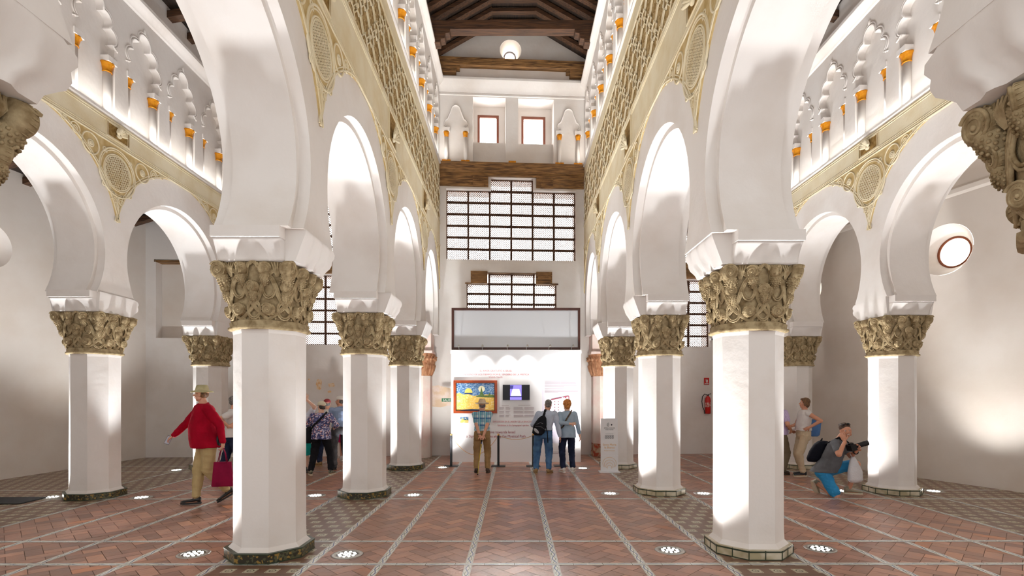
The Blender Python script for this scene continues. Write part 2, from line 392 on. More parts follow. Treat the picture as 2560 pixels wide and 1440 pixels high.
def loopc(c, r, n=24, x=0, a0=0, a1=2 * PI, cl=True):
    return [(x, c[0] + r * math.cos(a0 + (a1 - a0) * i / n), c[1] + r * math.sin(a0 + (a1 - a0) * i / n)) for i in range(n if cl else n + 1)]
def spiral(c, r, x, turns=1.4, a0=0, sgn=1, n=26, r1=.25):
    return [(x, c[0] + r * (1 - (1 - r1) * t) * math.cos(a0 + sgn * 2 * PI * turns * t), c[1] + r * (1 - (1 - r1) * t) * math.sin(a0 + sgn * 2 * PI * turns * t)) for t in [i / n for i in range(n + 1)]]
def spandrel(mb_plate, mb_relief, mb_dark, xf, sg, yc, hwl, hwr, full=(True, True), topz=5.98):
    """stucco spandrel panel above the column at yc; xf wall face, sg the side it faces"""
    x1 = xf + sg * .02; pl = []
    left = [(yc - hwl + (p[0]), p[1]) for p in band_pts(-hwl, hwl)]
    left = left[len(left) // 2:] if full[0] else []
    right = [(yc + hwr + p[0], p[1]) for p in band_pts(-hwr, hwr)]
    right = right[:len(right) // 2 + 1] if full[1] else []
    tip = (left or right)
    if left and right: poly = left + right[1:]
    elif left: poly = left + [(yc, topz)]
    else: poly = [(yc, topz)] + right
    poly = [p for p in poly]
    if abs(poly[0][1] - topz) > .001: poly.insert(0, (poly[0][0], topz))
    if abs(poly[-1][1] - topz) > .001: poly.append((poly[-1][0], topz))
    mb_plate.extrude(poly, lambda u, v, d: (d, u, v), xf - sg * .01, x1)
    N = (sg, 0, 0)
    for line in (left, right):
        if line:
            for off, r in ((.018, .014), (.055, .010)):
                pts = []
                for (y, h) in line:
                    cx = yc - hwl if line is left else yc + hwr; dv = Vector((y - cx, h - HCO)); dv.normalize()
                    q = Vector((y, h)) + dv * off
                    if q.y < topz - .01: pts.append((x1, q.x, q.y))
                if len(pts) > 2: mb_relief.tube(pts, r, 5, nrm=N)
    c = (yc, 5.50)
    if full[0] and full[1]:
        for r, t in ((.40, .016), (.365, .010), (.30, .012), (.275, .012)): mb_relief.tube(loopc(c, r, 36, x1), t, 5, closed=True, nrm=N)
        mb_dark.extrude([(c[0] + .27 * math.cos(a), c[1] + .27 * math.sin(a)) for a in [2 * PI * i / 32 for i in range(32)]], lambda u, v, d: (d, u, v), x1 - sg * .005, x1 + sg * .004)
        for k in range(3):
            th = PI * k / 3
            for j in range(-5, 6):
                o = j * .048; hl = math.sqrt(max(0, .27 ** 2 - o * o))
                d = Vector((math.cos(th), math.sin(th))); nn = Vector((-d.y, d.x)); p = Vector(c) + nn * o
                a, b = p - d * hl, p + d * hl; mb_relief.tube([(x1 + sg * .006, a.x, a.y), (x1 + sg * .006, b.x, b.y)], .0065, 4, nrm=N)
        for th in range(4):     # four pointed lobes of the quatrefoil frame
            a = PI / 4 + th * PI / 2; q = (c[0] + .40 * math.cos(a), c[1] + .40 * math.sin(a)); mb_relief.tube(spiral(q, .055, x1, 1.2, a + PI), .010, 5, nrm=N)
    for s in ((-1,) if full[0] else ()) + ((1,) if full[1] else ()):
        k = (hwl if s < 0 else hwr) / 1.64
        q = (yc + s * .56 * k, 5.75)
        for r, t in ((.165, .014), (.05, .016), (.02, .02)): mb_relief.tube(loopc(q, r, 22, x1), t, 5, closed=True, nrm=N)
        mb_relief.tube(spiral((yc + s * .84 * k, 5.84), .10, x1, 1.6, 0 if s > 0 else PI, s), .012, 5, nrm=N)
        mb_relief.tube(spiral((yc + s * 1.05 * k, 5.895), .06, x1, 1.4, PI if s > 0 else 0, -s), .010, 5, nrm=N)
        mb_relief.tube([(x1, yc + s * 1.1 * k, 5.93), (x1, yc + s * 1.3 * k, 5.945)], .012, 5, nrm=N)
        if full[0] and full[1]:
            mb_relief.tube(spiral((yc + s * .07, 5.02), .06, x1, 1.3, 0 if s > 0 else PI, s), .012, 5, nrm=N)
            mb_relief.tube([(x1, yc + s * .02, 5.07), (x1, yc + s * .10, 5.16), (x1, yc + s * .06, 5.10)], .012, 5, nrm=N)
    if full[0] and full[1]:
        mb_relief.tube([(x1, yc, 5.1), (x1, yc - .01, 4.98), (x1, yc + .012, 4.88), (x1, yc, 4.8)], [.02, .016, .02, .008], 5, nrm=N)
def shell(parent, xf, sg, yc, h0, h1):
    """scallop shell in a framed square of pierced work"""
    hw = .25; mb = MB(); x1 = xf + sg * .022; N = (sg, 0, 0)
    mb.extrude([(yc - hw, h0), (yc + hw, h0), (yc + hw, h1), (yc - hw, h1)], lambda u, v, d: (d, u, v), xf - sg * .01, x1)
    g = mb.build('square_panel', stucco_shade, parent, fix=False)
    mb = MB()
    for o, r in ((0, .016), (.035, .010)):
        mb.tube([(x1, yc - hw + o, h0 + o * .4), (x1, yc + hw - o, h0 + o * .4), (x1, yc + hw - o, h1 - o * .4), (x1, yc - hw + o, h1 - o * .4)], r, 4, closed=True, nrm=N)
    mb.build('panel_border', stucco, g)
    mb = MB(); c = (yc, h0 + .10); R = min(.17, (h1 - h0) * .45)
    for i in range(9):
        a = PI * (.06 + .88 * i / 8); L = R * (1.15 if 2 < i < 6 else 1.0)
        p = [(x1 + sg * (.02 + .06 * t), c[0] + L * t * math.cos(a), c[1] + L * t * math.sin(a)) for t in (0, .35, .7, 1)]
        mb.tube(p, [.012, .018, .026, .022], 6, nrm=N)
    mb.ell((x1 + sg * .02, c[0], c[1] - .01), (.03, .05, .04)); mb.build('scallop_shell', stucco, g)
    return g

def gallery(parent, xf, sg, y0, y1, base, nb, depth=.27):
    """blind arcade: pierced front sheet with lobed openings, back wall behind, colonnettes at the sides of each pier"""
    P = (y1 - y0) / nb; spr = base + .98; top = base + 2.15; ow = .40
    out = [(y0, base)]
    lob = []
    def lobes(c):
        # radius of the many-lobed arch: seven round lobes on a pointed curve
        pts = []; nl = 7; cc = [(-1, .0), (-.97, .32), (-.74, .62), (0, .95), (.74, .62), (.97, .32), (1, .0)]
        ctr = [(-.30, .10), (-.285, .34), (-.185, .56), (0, .74), (.185, .56), (.285, .34), (.30, .10)]; rr_ = [.125, .125, .125, .15, .125, .125, .125]
        import itertools
        # union outline sampled by angle from the centre, keeping the furthest lobe
        for i in range(0, 97):
            a = PI - PI * i / 96; d = Vector((math.cos(a), math.sin(a))); o = Vector((0, .18)); best = .16
            for (cx_, cz_), r in zip(ctr, rr_):
                q = o - Vector((cx_, cz_)); bq = q.dot(d); cq = q.dot(q) - r * r; D = bq * bq - cq
                if D > 0: best = max(best, -bq + math.sqrt(D))
            p = o + d * best; pts.append((c + p.x, spr + p.y))
        return pts
    arches = []
    for k in range(nb):
        c = y0 + P * (k + .5); L = lobes(c); arches.append(L)
        out += [(c - ow, base), (c - ow, base + .02)] + [(c - ow, spr - .12), (c - ow + .03, spr - .04)] + L + [(c + ow - .03, spr - .04), (c + ow, spr - .12), (c + ow, base + .02), (c + ow, base)]
    out += [(y1, base), (y1, top), (y0, top)]
    mb = MB(); mb.extrude(out, lambda u, v, d: (d, u, v), xf - sg * depth, xf)
    scr = mb.build('blind_arcade', plaster, parent, fix=False)
    mb = MB(); N = (sg, 0, 0)
    for L in arches:
        cc = (sum(p[0] for p in L) / len(L), spr + .3)
        for off, r in ((.012, .018), (.055, .014)):
            pts = []
            for p in L:
                d = Vector((p[0] - cc[0], p[1] - cc[1])); d.normalize(); pts.append((xf + sg * .004, p[0] + d.x * off, p[1] + d.y * off))
            mb.tube(pts, r, 5, nrm=N)
        t = max(p[1] for p in L); mb.ell((xf + sg * .01, cc[0], t + .085), (.02, .03, .05))
    mb.build('arch_moulding', plaster, scr)
    # colonnettes
    first = None
    for k in range(nb + 1):
        yp = y0 + P * k
        for s in (-1, 1):
            yy = yp + s * (P / 2 - ow + .065)
            if yy < y0 or yy > y1: continue
            loc = (xf - sg * .085, yy, base)
            if first is None:
                m_ = MB(); m_.lathe([(.062, .05), (.062, .74)], 14); o = m_.build('colonnette', plaster, scr, loc=loc)
                m_ = MB(); m_.lathe([(.085, 0), (.09, .02), (.08, .04), (.066, .055)], 14); cb = m_.build('colonnette_base', gilt, o)
                m_ = MB(); m_.lathe([(.064, .73), (.075, .74), (.066, .755), (.068, .78), (.085, .85), (.105, .875), (.105, .89)], 16, rfun=lambda a: 1 + .08 * math.cos(4 * a + 0) ** 2 * 1.0)
                cc_ = m_.build('colonnette_capital', gilt, o)
                for w in range(12):
                    pass
                m_ = MB(); m_.box(-.105, .105, -.095, .095, .89, .985); ib = m_.build('colonnette_impost', plaster, o)
                first = o
            else:
                o = copy_tree(first, scr); o.location = loc
    return scr

STUCCO_TOP = 5.98
def straps(mb, xf, sg, y0, y1, h0, h1):
    """interlaced star-and-lozenge strapwork"""
    N = (sg, 0, 0); Pz = (h1 - h0) / 2; n = max(1, int(round((y1 - y0) / Pz))); P = (y1 - y0) / n; x = xf + sg * .012
    def ln(a, b, r=.011):
        a = (min(max(a[0], y0), y1), min(max(a[1], h0), h1)); b = (min(max(b[0], y0), y1), min(max(b[1], h0), h1))
        if (Vector(a) - Vector(b)).length > .02: mb.tube([(x + sg * .012, a[0], a[1]), (x + sg * .012, b[0], b[1])], r * .95, 4, nrm=N, caps=False)
    for i in range(n + 1):
        for j in range(0, 3):
            for (ox, oz) in ((0, 0), (.5, .5)):
                cy_, cz_ = y0 + (i + ox) * P, h0 + (j + oz) * Pz
                if cz_ > h1 + .01 or cy_ > y1 + .01: continue
                R = P * .25
                sq1 = [(cy_ + R * math.cos(a), cz_ + R * math.sin(a)) for a in [PI / 4 + PI / 2 * k for k in range(4)]]
                sq2 = [(cy_ + R * math.cos(a), cz_ + R * math.sin(a)) for a in [PI / 2 * k for k in range(4)]]
                for s_ in (sq1, sq2):
                    for k in range(4):
                        a, b = s_[k], s_[(k + 1) % 4]
                        if h0 - .01 <= min(a[1], b[1]) and max(a[1], b[1]) <= h1 + .01 and y0 - .01 <= min(a[0], b[0]) and max(a[0], b[0]) <= y1 + .01: ln(a, b)
                if h0 < cz_ < h1 and y0 < cy_ < y1: mb.ell((x, cy_, cz_), (.02, .035, .035), n=8, m=6)
            for dy_, dz_ in ((1, 1), (1, -1)):
                for off in (-.035, .035):
                    a = (y0 + i * P, h0 + j * Pz); b = (a[0] + dy_ * P, a[1] + dz_ * Pz)
                    if not (h0 - .01 <= b[1] <= h1 + .01) or b[0] > y1 + .01: continue
                    nn = Vector((-dz_, dy_)).normalized() * off
                    for t0_, t1_ in ((.12, .38), (.62, .88)):
                        ln((a[0] + (b[0] - a[0]) * t0_ + nn.x, a[1] + (b[1] - a[1]) * t0_ + nn.y), (a[0] + (b[0] - a[0]) * t1_ + nn.x, a[1] + (b[1] - a[1]) * t1_ + nn.y), .010)
    rnd = random.Random(int(y0 * 100))
    for i in range(int((y1 - y0) / .085)):        # leaves filling the ground
        for j in range(int((h1 - h0) / .13)):
            cy_, cz_ = y0 + .04 + i * .085 + rnd.uniform(-.012, .012), h0 + .06 + j * .13 + rnd.uniform(-.02, .02); a = rnd.choice((.5, -.5, .15, -.15)); L = .035
            mb.tube([(x - sg * .010, cy_ + L * math.sin(-a), cz_ - L), (x - sg * .004, cy_ + .006, cz_), (x - sg * .010, cy_ + L * math.sin(a), cz_ + L)], [.003, .009, .003], 4, nrm=N, caps=False)

def arcade(name, ys, y_first, y_last, xn, sg, top, label, nave, foot_first=SPR, last_engaged=True):
    """xn: face towards the nave; sg: +1 when that face looks to +x"""
    o_x = [xn, xn - sg * .12, xn - sg * .73, xn - sg * .85]
    if nave: o_x = [xn, xn - sg * .12, xn - sg * .78, xn - sg * .92]
    root = arcade_layer(name, ys, y_first, y_last, o_x[1], o_x[2], top, 0, plaster, None, foot_first)
    struct(root, label)
    low = 8.30 if nave else 6.38
    arcade_layer('arch_face', ys, y_first, y_last, o_x[0], o_x[1], low, .07, plaster, root, foot_first)
    arcade_layer('arch_face', ys, y_first, y_last, o_x[2], o_x[3], low, .07, plaster, root, foot_first)
    pl, rl, dk = MB(), MB(), MB()
    for i, y in enumerate(ys):
        fl, fr = i > 0, i < len(ys) - 1
        hwl = (y - ys[i - 1]) / 2 if fl else 1.6; hwr = (ys[i + 1] - y) / 2 if fr else 1.6
        spandrel(pl, rl, dk, xn, sg, y, hwl, hwr, (fl, fr))
    N = (sg, 0, 0); x1 = xn + sg * .02
    bd = MB(); bd.extrude([(y_first, 5.975), (y_last, 5.975), (y_last, 6.36 if not nave else 6.62), (y_first, 6.36 if not nave else 6.62)], lambda u, v, d: (d, u, v), xn - sg * .01, x1)
    for h, r in ((5.96, .018), (6.0, .012), (6.03, .010)): rl.tube([(x1, y_first, h), (x1, y_last, h)], r, 5, nrm=N)
    up = 6.33 if not nave else 6.6
    for h, r in ((up, .016), (up - .035, .010)): rl.tube([(x1, y_first, h), (x1, y_last, h)], r, 5, nrm=N)
    bd.build('plain_band', stucco, root, fix=False); sp = pl.build('spandrel_panel', stucco_shaded_ground, root, fix=False); rl.build('stucco_relief', stucco, sp, fix=False); dk.build('medallion', stucco_shade, sp, fix=False)
    for y in ys:
        if y_first + .3 < y < y_last - .3: shell(root, xn + sg * .008, sg, y, 6.04, up - .04)
    if nave:
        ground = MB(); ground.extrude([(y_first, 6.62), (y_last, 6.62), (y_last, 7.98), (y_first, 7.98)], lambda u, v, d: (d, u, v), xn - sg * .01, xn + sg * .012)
        g = ground.build('frieze', frieze_shaded_ground, root, fix=False)
        st = MB(); straps(st, xn, sg, max(y_first, 3.0), y_last, 6.70, 7.92)
        for h in (6.64, 6.68, 7.94, 7.975): st.tube([(x1, y_first, h), (x1, y_last, h)], .012, 5, nrm=N)
        st.build('frieze_strapwork', stucco, g, fix=False)
        pb = MB(); pb.extrude([(y_first, 7.98), (y_last, 7.98), (y_last, 8.28), (y_first, 8.28)], lambda u, v, d: (d, u, v), xn - sg * .01, xn + sg * .018); pb.build('plain_band', stucco, root, fix=False)
    # ledge, gallery, cornice
    b = 8.30 if nave else 6.40; lg = MB()
    lg.extrude([(0, 0), (.06, .01), (.06, .05), (-.3, .05), (-.3, 0)], lambda u, v, d: (xn + sg * u, d, b - .03 + v), y_first, y_last); lg.build('ledge', plaster, root)
    y1g = y_last; nbg = int(round((y1g - (7.0 if nave else 4.4)) / 1.095)); y0g = y1g - nbg * 1.095
    gallery(root, xn, sg, y0g, y1g, b + .02, nbg)
    m_ = MB()
    if y_first < y0g - .01: m_.box(min(xn, xn - sg * .3), max(xn, xn - sg * .3), y_first, y0g, b + .02, b + 2.17)
    cb = b + 2.17; cprof = [(-.3, 0), (.0, 0), (.03, .02), (.05, .06), (.10, .10), (.14, .16), (.14, .22), (.02, .24), (-.3, .24)]
    if m_.v: m_.build('plain_wall', plaster, root)
    m_ = MB(); m_.extrude(cprof, lambda u, v, d: (xn + sg * u, d, cb + v), y_first, y_last); m_.build('cornice', plaster, root, fix=False)
    m_ = MB(); m_.box(min(xn - sg * .12, xn), max(xn - sg * .12, xn), y_first, y_last, cb + .2, top); m_.build('upper_wall', plaster, root)
    return root
YL = [2.06, 5.65, 8.92, 12.16, 14.72]; YR = [2.12, 5.78, 9.17, 12.42, 14.95]
YLO = [5.5, 8.80, 12.2, 14.42]; YRO = [5.9, 9.2, 12.38, 15.22]
XNL, XNR, XOL, XOR = -2.13, 2.05, -6.78, 6.35
CXL, CXR, COL_, COR = -2.68, 2.60, -7.17, 6.74
arcade('wall_nave_left', YL, 1.5, yend(-2.1) - .02, XNL, 1, 11.3, 'left arcade wall of the nave with horseshoe arches, stucco frieze and blind gallery', True)
arcade('wall_nave_right', YR, 1.5, yend(2.1) - .02, XNR, -1, 11.3, 'right arcade wall of the nave with horseshoe arches, stucco frieze and blind gallery', True)
arcade('wall_aisle_left', YLO, 4.9, yend(-7) - .02, XOL, 1, 9.5, 'far left arcade wall with horseshoe arches and white blind gallery', False, foot_first=0)
arcade('wall_aisle_right', YRO, 5.3, yend(7) - .02, XOR, -1, 9.5, 'far right arcade wall with horseshoe arches and white blind gallery', False, foot_first=0)
# ------------------------------------------------------------ columns
def octo(r, k=0):      # flat face towards the camera; r is the apothem
    R = r / math.cos(PI / 8); return [(R * math.cos(PI / 8 + PI / 4 * i), R * math.sin(PI / 8 + PI / 4 * i)) for i in range(8)]
def volute(r, th):
    """a scroll: thick snail disc, axis along +y, with spiral and ribs on the outer face, hanging pine cone below"""
    mb = MB()
    mb.lathe([(r * .25, -th), (r * .85, -th * .9), (r, -th * .3), (r * .97, th * .35), (r * .8, th * .62), (.001, th * .55)], 22, M=Matrix.Rotation(-PI / 2, 4, 'X'))
    pts = []; rs = []
    for i in range(40):
        t = i / 39; a = 4.6 * PI * t + .6; q = r * (.93 * (1 - t) + .06); pts.append((q * math.cos(a), th * (.52 + .14 * t), q * math.sin(a))); rs.append(r * (.085 * (1 - t) + .05))
    mb.tube(pts, rs, 5)
    for i in range(18):
        a = 2 * PI * i / 18; mb.tube([(r * .98 * math.cos(a), -th * .3, r * .98 * math.sin(a)), (r * 1.02 * math.cos(a), th * .2, r * 1.02 * math.sin(a)), (r * .62 * math.cos(a + .25), th * .66, r * .62 * math.sin(a + .25))], [r * .03, r * .065, r * .03], 4)
    mb.ell((0, th * .62, 0), (r * .16, th * .25, r * .16), n=8, m=6)
    return mb
def pine_cone(r, L):
    mb = MB(); prof = [(.001, -L), (r * .35, -L * .93), (r * .7, -L * .7), (r * .95, -L * .4), (r, -L * .15), (r * .8, 0.05 * L), (.001, .1 * L)]
    mb.lathe(prof, 14)
    for j in range(6):
        z = -L * (.9 - .14 * j); q = r * [.48, .78, .93, 1.0, 1.0, .97][j]; n = 6 + 2 * min(j, 3)
        for i in range(n):
            a = 2 * PI * (i + .5 * (j % 2)) / n; mb.ell((q * math.cos(a), q * math.sin(a), z), (r * .16, r * .16, r * .15), n=6, m=4)
    return mb
CB, CT = 2.40, 3.09
def cap_pos(a, v, off=0.0):
    """surface of the capital: a angle, v 0..1 up"""
    p = 2.6 + 1.6 * v                              # plan goes from round to square
    ca, sa = math.cos(a), math.sin(a); q = (abs(ca) ** p + abs(sa) ** p) ** (-1 / p)
    r = .335 + .035 * v ** 1.4 + off
    return Vector((r * q * ca, r * q * sa, CB + .10 + (CT - CB - .10) * v))
VOL = {}
def capital(parent, m, seed=0, simple=False):
    mb = MB()
    # core with necking ring
    n = 48; vs = []; rows = []
    ring = [(.37, 0), (.385, .012), (.385, .035), (.365, .045), (.37, .085), (.352, .10)]
    for r, z in ring:
        for k in range(n):
            a = 2 * PI * k / n; q = 1 / max(abs(math.cos(((a + PI / 8) % (PI / 4)) - PI / 8)), .9); q = 1 + (q - 1) * .9
            vs.append((r * q * math.cos(a), r * q * math.sin(a), CB + z))
    for i in range(9):
        v = i / 8
        for k in range(n): vs.append(cap_pos(2 * PI * k / n, v))
    R_ = len(ring) + 9
    fs = [(i * n + k, i * n + (k + 1) % n, (i + 1) * n + (k + 1) % n, (i + 1) * n + k) for i in range(R_ - 1) for k in range(n)]
    fs += [tuple(range(n))[::-1], tuple(range((R_ - 1) * n, R_ * n))]; mb.add(vs, fs, True)
    # crossing straps: three ribs each, rising in both directions
    K = 8
    for s in (-1, 1):
        for i in range(K):
            a0 = 2 * PI * i / K + PI / 8
            for off, r in ((-.045, .011), (0, .013), (.045, .011)):
                pts = []
                for j in range(13):
                    t = j / 12; a = a0 + s * (2 * PI / K) * 1.5 * (t + .10 * math.sin(2 * PI * t)) + off * s * .9
                    pts.append(cap_pos(a, min(1, t), .018))
                mb.tube(pts, r, 5)
    for i in range(K):              # hooped bands round the lower and middle cones
        for (va, aa, ra, rv) in ((.17, 0, .19, .17), (.56, PI / 8, .17, .20)):
            a0 = 2 * PI * i / K + aa
            for g in (0, .035):
                mb.tube([cap_pos(a0 + (ra - g) * math.cos(t), va + (rv - g) * math.sin(t), .02) for t in [2 * PI * j / 16 for j in range(16)]], .010, 5, closed=True)
    for i in range(44):             # beaded row above the necking
        mb.ell(cap_pos(2 * PI * i / 44, .02, .012), (.012, .012, .016), n=6, m=4)
    for i in range(16):             # leaf tips along the abacus
        a0 = 2 * PI * i / 16 + PI / 16
        for w in (-.08, -.04, 0, .04, .08): mb.tube([cap_pos(a0 + w * .3, .74, .012), cap_pos(a0 + w, .88, .03), cap_pos(a0 + w * 1.6, .98, .02)], [.005, .013, .006], 4)
    c = mb.build('capital', m, parent, fix=False)
    # volutes in three tiers, with cones under the upper ones
    def vol(a, v, r, off, twist, cone=True):
        key = (round(r, 3), cone)
        if key not in VOL:
            VOL[key] = (volute(r, r * .72).mesh('volute', m), pine_cone(r * .72, r * 2.0).mesh('pine_cone', m))
        p = cap_pos(a, v, off); u = Vector((math.cos(a), math.sin(a), 0))
        ang = math.atan2(u.y, u.x) - PI / 2 + twist
        me = VOL[key][0]
        if me.materials[0] is not m: me = me.copy(); me.materials[0] = m
        link('volute', me, c, p, (-.15, 0, ang))
        if cone:
            me2 = VOL[key][1]
            if me2.materials[0] is not m: me2 = me2.copy(); me2.materials[0] = m
            d = (cap_pos(a, v - .30, .015) - p); link('pine_cone', me2, c, p + d * .22, Vector((0, 0, -1)).rotation_difference(d).to_euler())
    for i in range(4):
        vol(PI / 4 + i * PI / 2, .86, .088, .06, .75)
        for s in (-1, 1): vol(i * PI / 2 + s * .30, .86, .070, .035, s * .5)
    for i in range(8): vol(i * PI / 4, .56, .062, .035, .4 if i % 2 else -.4)
    for i in range(8): vol(PI / 8 + i * PI / 4, .17, .066, .03, .4 if i % 2 else -.4, False)
    return c
def impost(parent, sg, face):
    """white bracket block between capital and arch: cavetto front and back, slab, flush cheek on the nave side"""
    mb = MB(); n = 10; z0, z1 = 3.09, 3.30; rings = []
    xa, xb = (-.35, .33) if sg > 0 else (-.33, .35)
    for i in range(n):
        t = i / (n - 1); z = z0 + (z1 - z0) * t; hy = .395 + .105 * t ** 2.0; ring = []; per = 24
        wob = lambda s: .022 * max(0, math.cos(s * PI * 3.5 + .6)) * math.sin(PI * min(1, t * 1.1))
        for k in range(per): s = k / per; ring.append((xa + (xb - xa) * s, -hy - wob(s), z))
        ring.append((xb, -hy, z)); ring.append((xb, hy, z))
        for k in range(per): s = 1 - k / per; ring.append((xa + (xb - xa) * s, hy + wob(s), z))
        ring += [(xa, hy, z), (xa, -hy, z)]; rings.append(ring)
    vs = [p for r in rings for p in r]; N = len(rings[0])
    fs = [(i * N + k, i * N + (k + 1) % N, (i + 1) * N + (k + 1) % N, (i + 1) * N + k) for i in range(n - 1) for k in range(N)] + [tuple(range(N))[::-1], tuple(range((n - 1) * N, n * N))]
    mb.add(vs, fs, True); mb.box(xa - .005, xb + .005, -.53, .53, 3.30, 3.41)
    # cheek: its outline swells into a lobe at the slab, its face leans out to the wall above; shallow folds
    prof = [(.37, 3.09), (.385, 3.14), (.43, 3.18), (.475, 3.215), (.49, 3.26), (.465, 3.30), (.49, 3.34), (.47, 3.375), (.40, 3.40), (.385, 3.41)]
    for side in ((1, face), (-1, .36 if face > .5 else .45)):
        ms, fo = side; ms *= sg; q = []; m_ = 25; vs = []
        for (hy, z) in prof:
            t = min(1, max(0, (z - 3.09) / .33))
            for k in range(m_):
                s = -1 + 2 * k / (m_ - 1); fold = .034 * (1 - t) ** .7 * max(0, math.cos(s * PI * 3.5)) * (1 - s ** 4)
                vs.append((ms * (.345 + (fo - .345) * (.45 + .55 * min(1, t * 1.1)) + (fold if fo > .4 else 0)), -.385 + (s + 1) / 2 * (hy + .385), z))
        M_ = len(prof)
        back = [((ms * .30), -.385 + (prof[i][0] + .385) * k / (m_ - 1), prof[i][1]) for i in range(M_) for k in (0, m_ - 1)]
        b0 = len(vs); vs += back
        fs = [(i * m_ + k, i * m_ + k + 1, (i + 1) * m_ + k + 1, (i + 1) * m_ + k) for i in range(M_ - 1) for k in range(m_ - 1)]
        mb.add(vs, fs, True)
        fs2 = []
        for i in range(M_ - 1):
            fs2.append((i * m_, (i + 1) * m_, b0 + 2 * (i + 1), b0 + 2 * i)); fs2.append((i * m_ + m_ - 1, b0 + 2 * i + 1, b0 + 2 * (i + 1) + 1, (i + 1) * m_ + m_ - 1))
        fs2.append(tuple(range(m_)) + (b0 + 1, b0)); mb.add(vs, fs2)
    return mb.build('impost', plaster, parent, fix=False)

def tile_base_mat(name, kind):
    m = mat(name, (60, 52, 38), .35); nt, b = nodes(m); tc = nt.nodes.new('ShaderNodeTexCoord')
    if kind == 'dark':
        v = nt.nodes.new('ShaderNodeTexVoronoi'); v.inputs['Scale'].default_value = 42; nt.links.new(tc.outputs['Object'], v.inputs['Vector'])
        r = nt.nodes.new('ShaderNodeValToRGB'); e = r.color_ramp.elements; e[0].color = lin((48, 44, 30)); e[1].color = lin((150, 120, 60)); e[0].position = .25; e[1].position = .8
        e2 = e.new(.5); e2.color = lin((84, 84, 58)); r.color_ramp.interpolation = 'CONSTANT'
        sp = nt.nodes.new('ShaderNodeSeparateColor'); nt.links.new(v.outputs['Color'], sp.inputs[0]); nt.links.new(sp.outputs[0], r.inputs[0]); nt.links.new(r.outputs[0], b.inputs['Base Color'])
    else:
        n = nt.nodes.new('ShaderNodeTexNoise'); n.inputs['Scale'].default_value = 6; nt.links.new(tc.outputs['Object'], n.inputs['Vector'])
        r = nt.nodes.new('ShaderNodeValToRGB'); e = r.color_ramp.elements; e[0].color = lin((176, 164, 132)); e[1].color = lin((216, 206, 184)); e[0].position = .4; e[1].position = .62
        nt.links.new(n.outputs['Fac'], r.inputs[0]); nt.links.new(r.outputs[0], b.inputs['Base Color'])
    return m
tile_dark = tile_base_mat('patterned_base_tile', 'dark'); tile_pale = tile_base_mat('pale_base_tile', 'pale'); tile_green = mat('green_glaze', (46, 58, 40), .3)
def make_column(dark, sg, face):
    root = empty('column')
    mb = MB(); mb.extrude(octo(.415), lambda u, v, d: (u, v, d), 0, .105, False); bs = mb.build('base_course', tile_dark if dark else tile_pale, root)
    mb = MB()
    if dark:
        for z in (.0, .095): mb.extrude(octo(.42), lambda u, v, d: (u, v, d), z, z + .012, False)
    else:
        mb.extrude(octo(.42), lambda u, v, d: (u, v, d), .08, .095, False)
        P_ = octo(.417)
        for i in range(8):
            a, b = Vector(P_[i]), Vector(P_[(i + 1) % 8])
            for t in (0, .5): q = a.lerp(b, t); mb.beam((q.x, q.y, .002), (q.x, q.y, .1), .008, .008, (1, 0, 0))
        mb.extrude(octo(.42), lambda u, v, d: (u, v, d), 0, .01, False)
    mb.build('glazed_edge', tile_green, bs)
    # slightly uneven plastered shaft, chamfer at the foot
    mb = MB(); pr = [(.38, .105), (.34, .15), (.335, .25), (.333, 1.3), (.335, 2.36), (.342, 2.40)]
    vs = []
    for r, z in pr: vs += [(x, y, z) for x, y in octo(r)]
    fs = [(i * 8 + k, i * 8 + (k + 1) % 8, (i + 1) * 8 + (k + 1) % 8, (i + 1) * 8 + k) for i in range(len(pr) - 1) for k in range(8)] + [tuple(range(8))[::-1], tuple(range(len(vs) - 8, len(vs)))]
    mb.add(vs, fs); mb.build('shaft', plaster, root)
    capital(root, stone); impost(root, sg, face)
    return root
COLS = [
    (CXL, YL[0], 1, 'white column whose carved capital juts in at the upper left corner'),
    (-2.666, YL[1], 1, 'big white octagonal column in the left foreground with volute capital and dark tile base'),
    (-2.577, YL[2], 1, 'white octagonal column right beside the man in the blue polo shirt'),
    (-2.541, YL[3], 1, 'white octagonal column on a dark tile base nearest the left side of the exhibition panel'),
    (CXR, YR[0], 0, 'white column whose carved capital juts in at the upper right corner'),
    (2.616, YR[1], 0, 'big white octagonal column in the right foreground with volute capital and pale tile base'),
    (2.578, YR[2], 0, 'white octagonal column between the white sign stand and the fire extinguisher'),
    (2.504, YR[3], 0, 'white octagonal column directly behind the white sign stand'),
    (-7.14, YLO[1], 1, 'leftmost white octagonal column, standing by the black floor mat'),
    (COL_, YLO[2], 1, 'white octagonal column behind the man in the red sweater'),
    (COR, YRO[1], 0, 'rightmost white octagonal column, beside the kneeling photographer'),
    (COR, YRO[2], 0, 'white octagonal column behind the woman in the white top')]
protos = {}
for i, (x, y, d, lab) in enumerate(COLS):
    key = (d, abs(x) > 5)
    if key not in protos: o = make_column(d, 1 if x < 0 else -1, .39 if abs(x) > 5 else .545); protos[key] = o
    else: o = copy_tree(protos[key])
    o.location = (x, y, 0); tag(o, lab, 'column', 'octagonal columns of the arcades', 'thing')
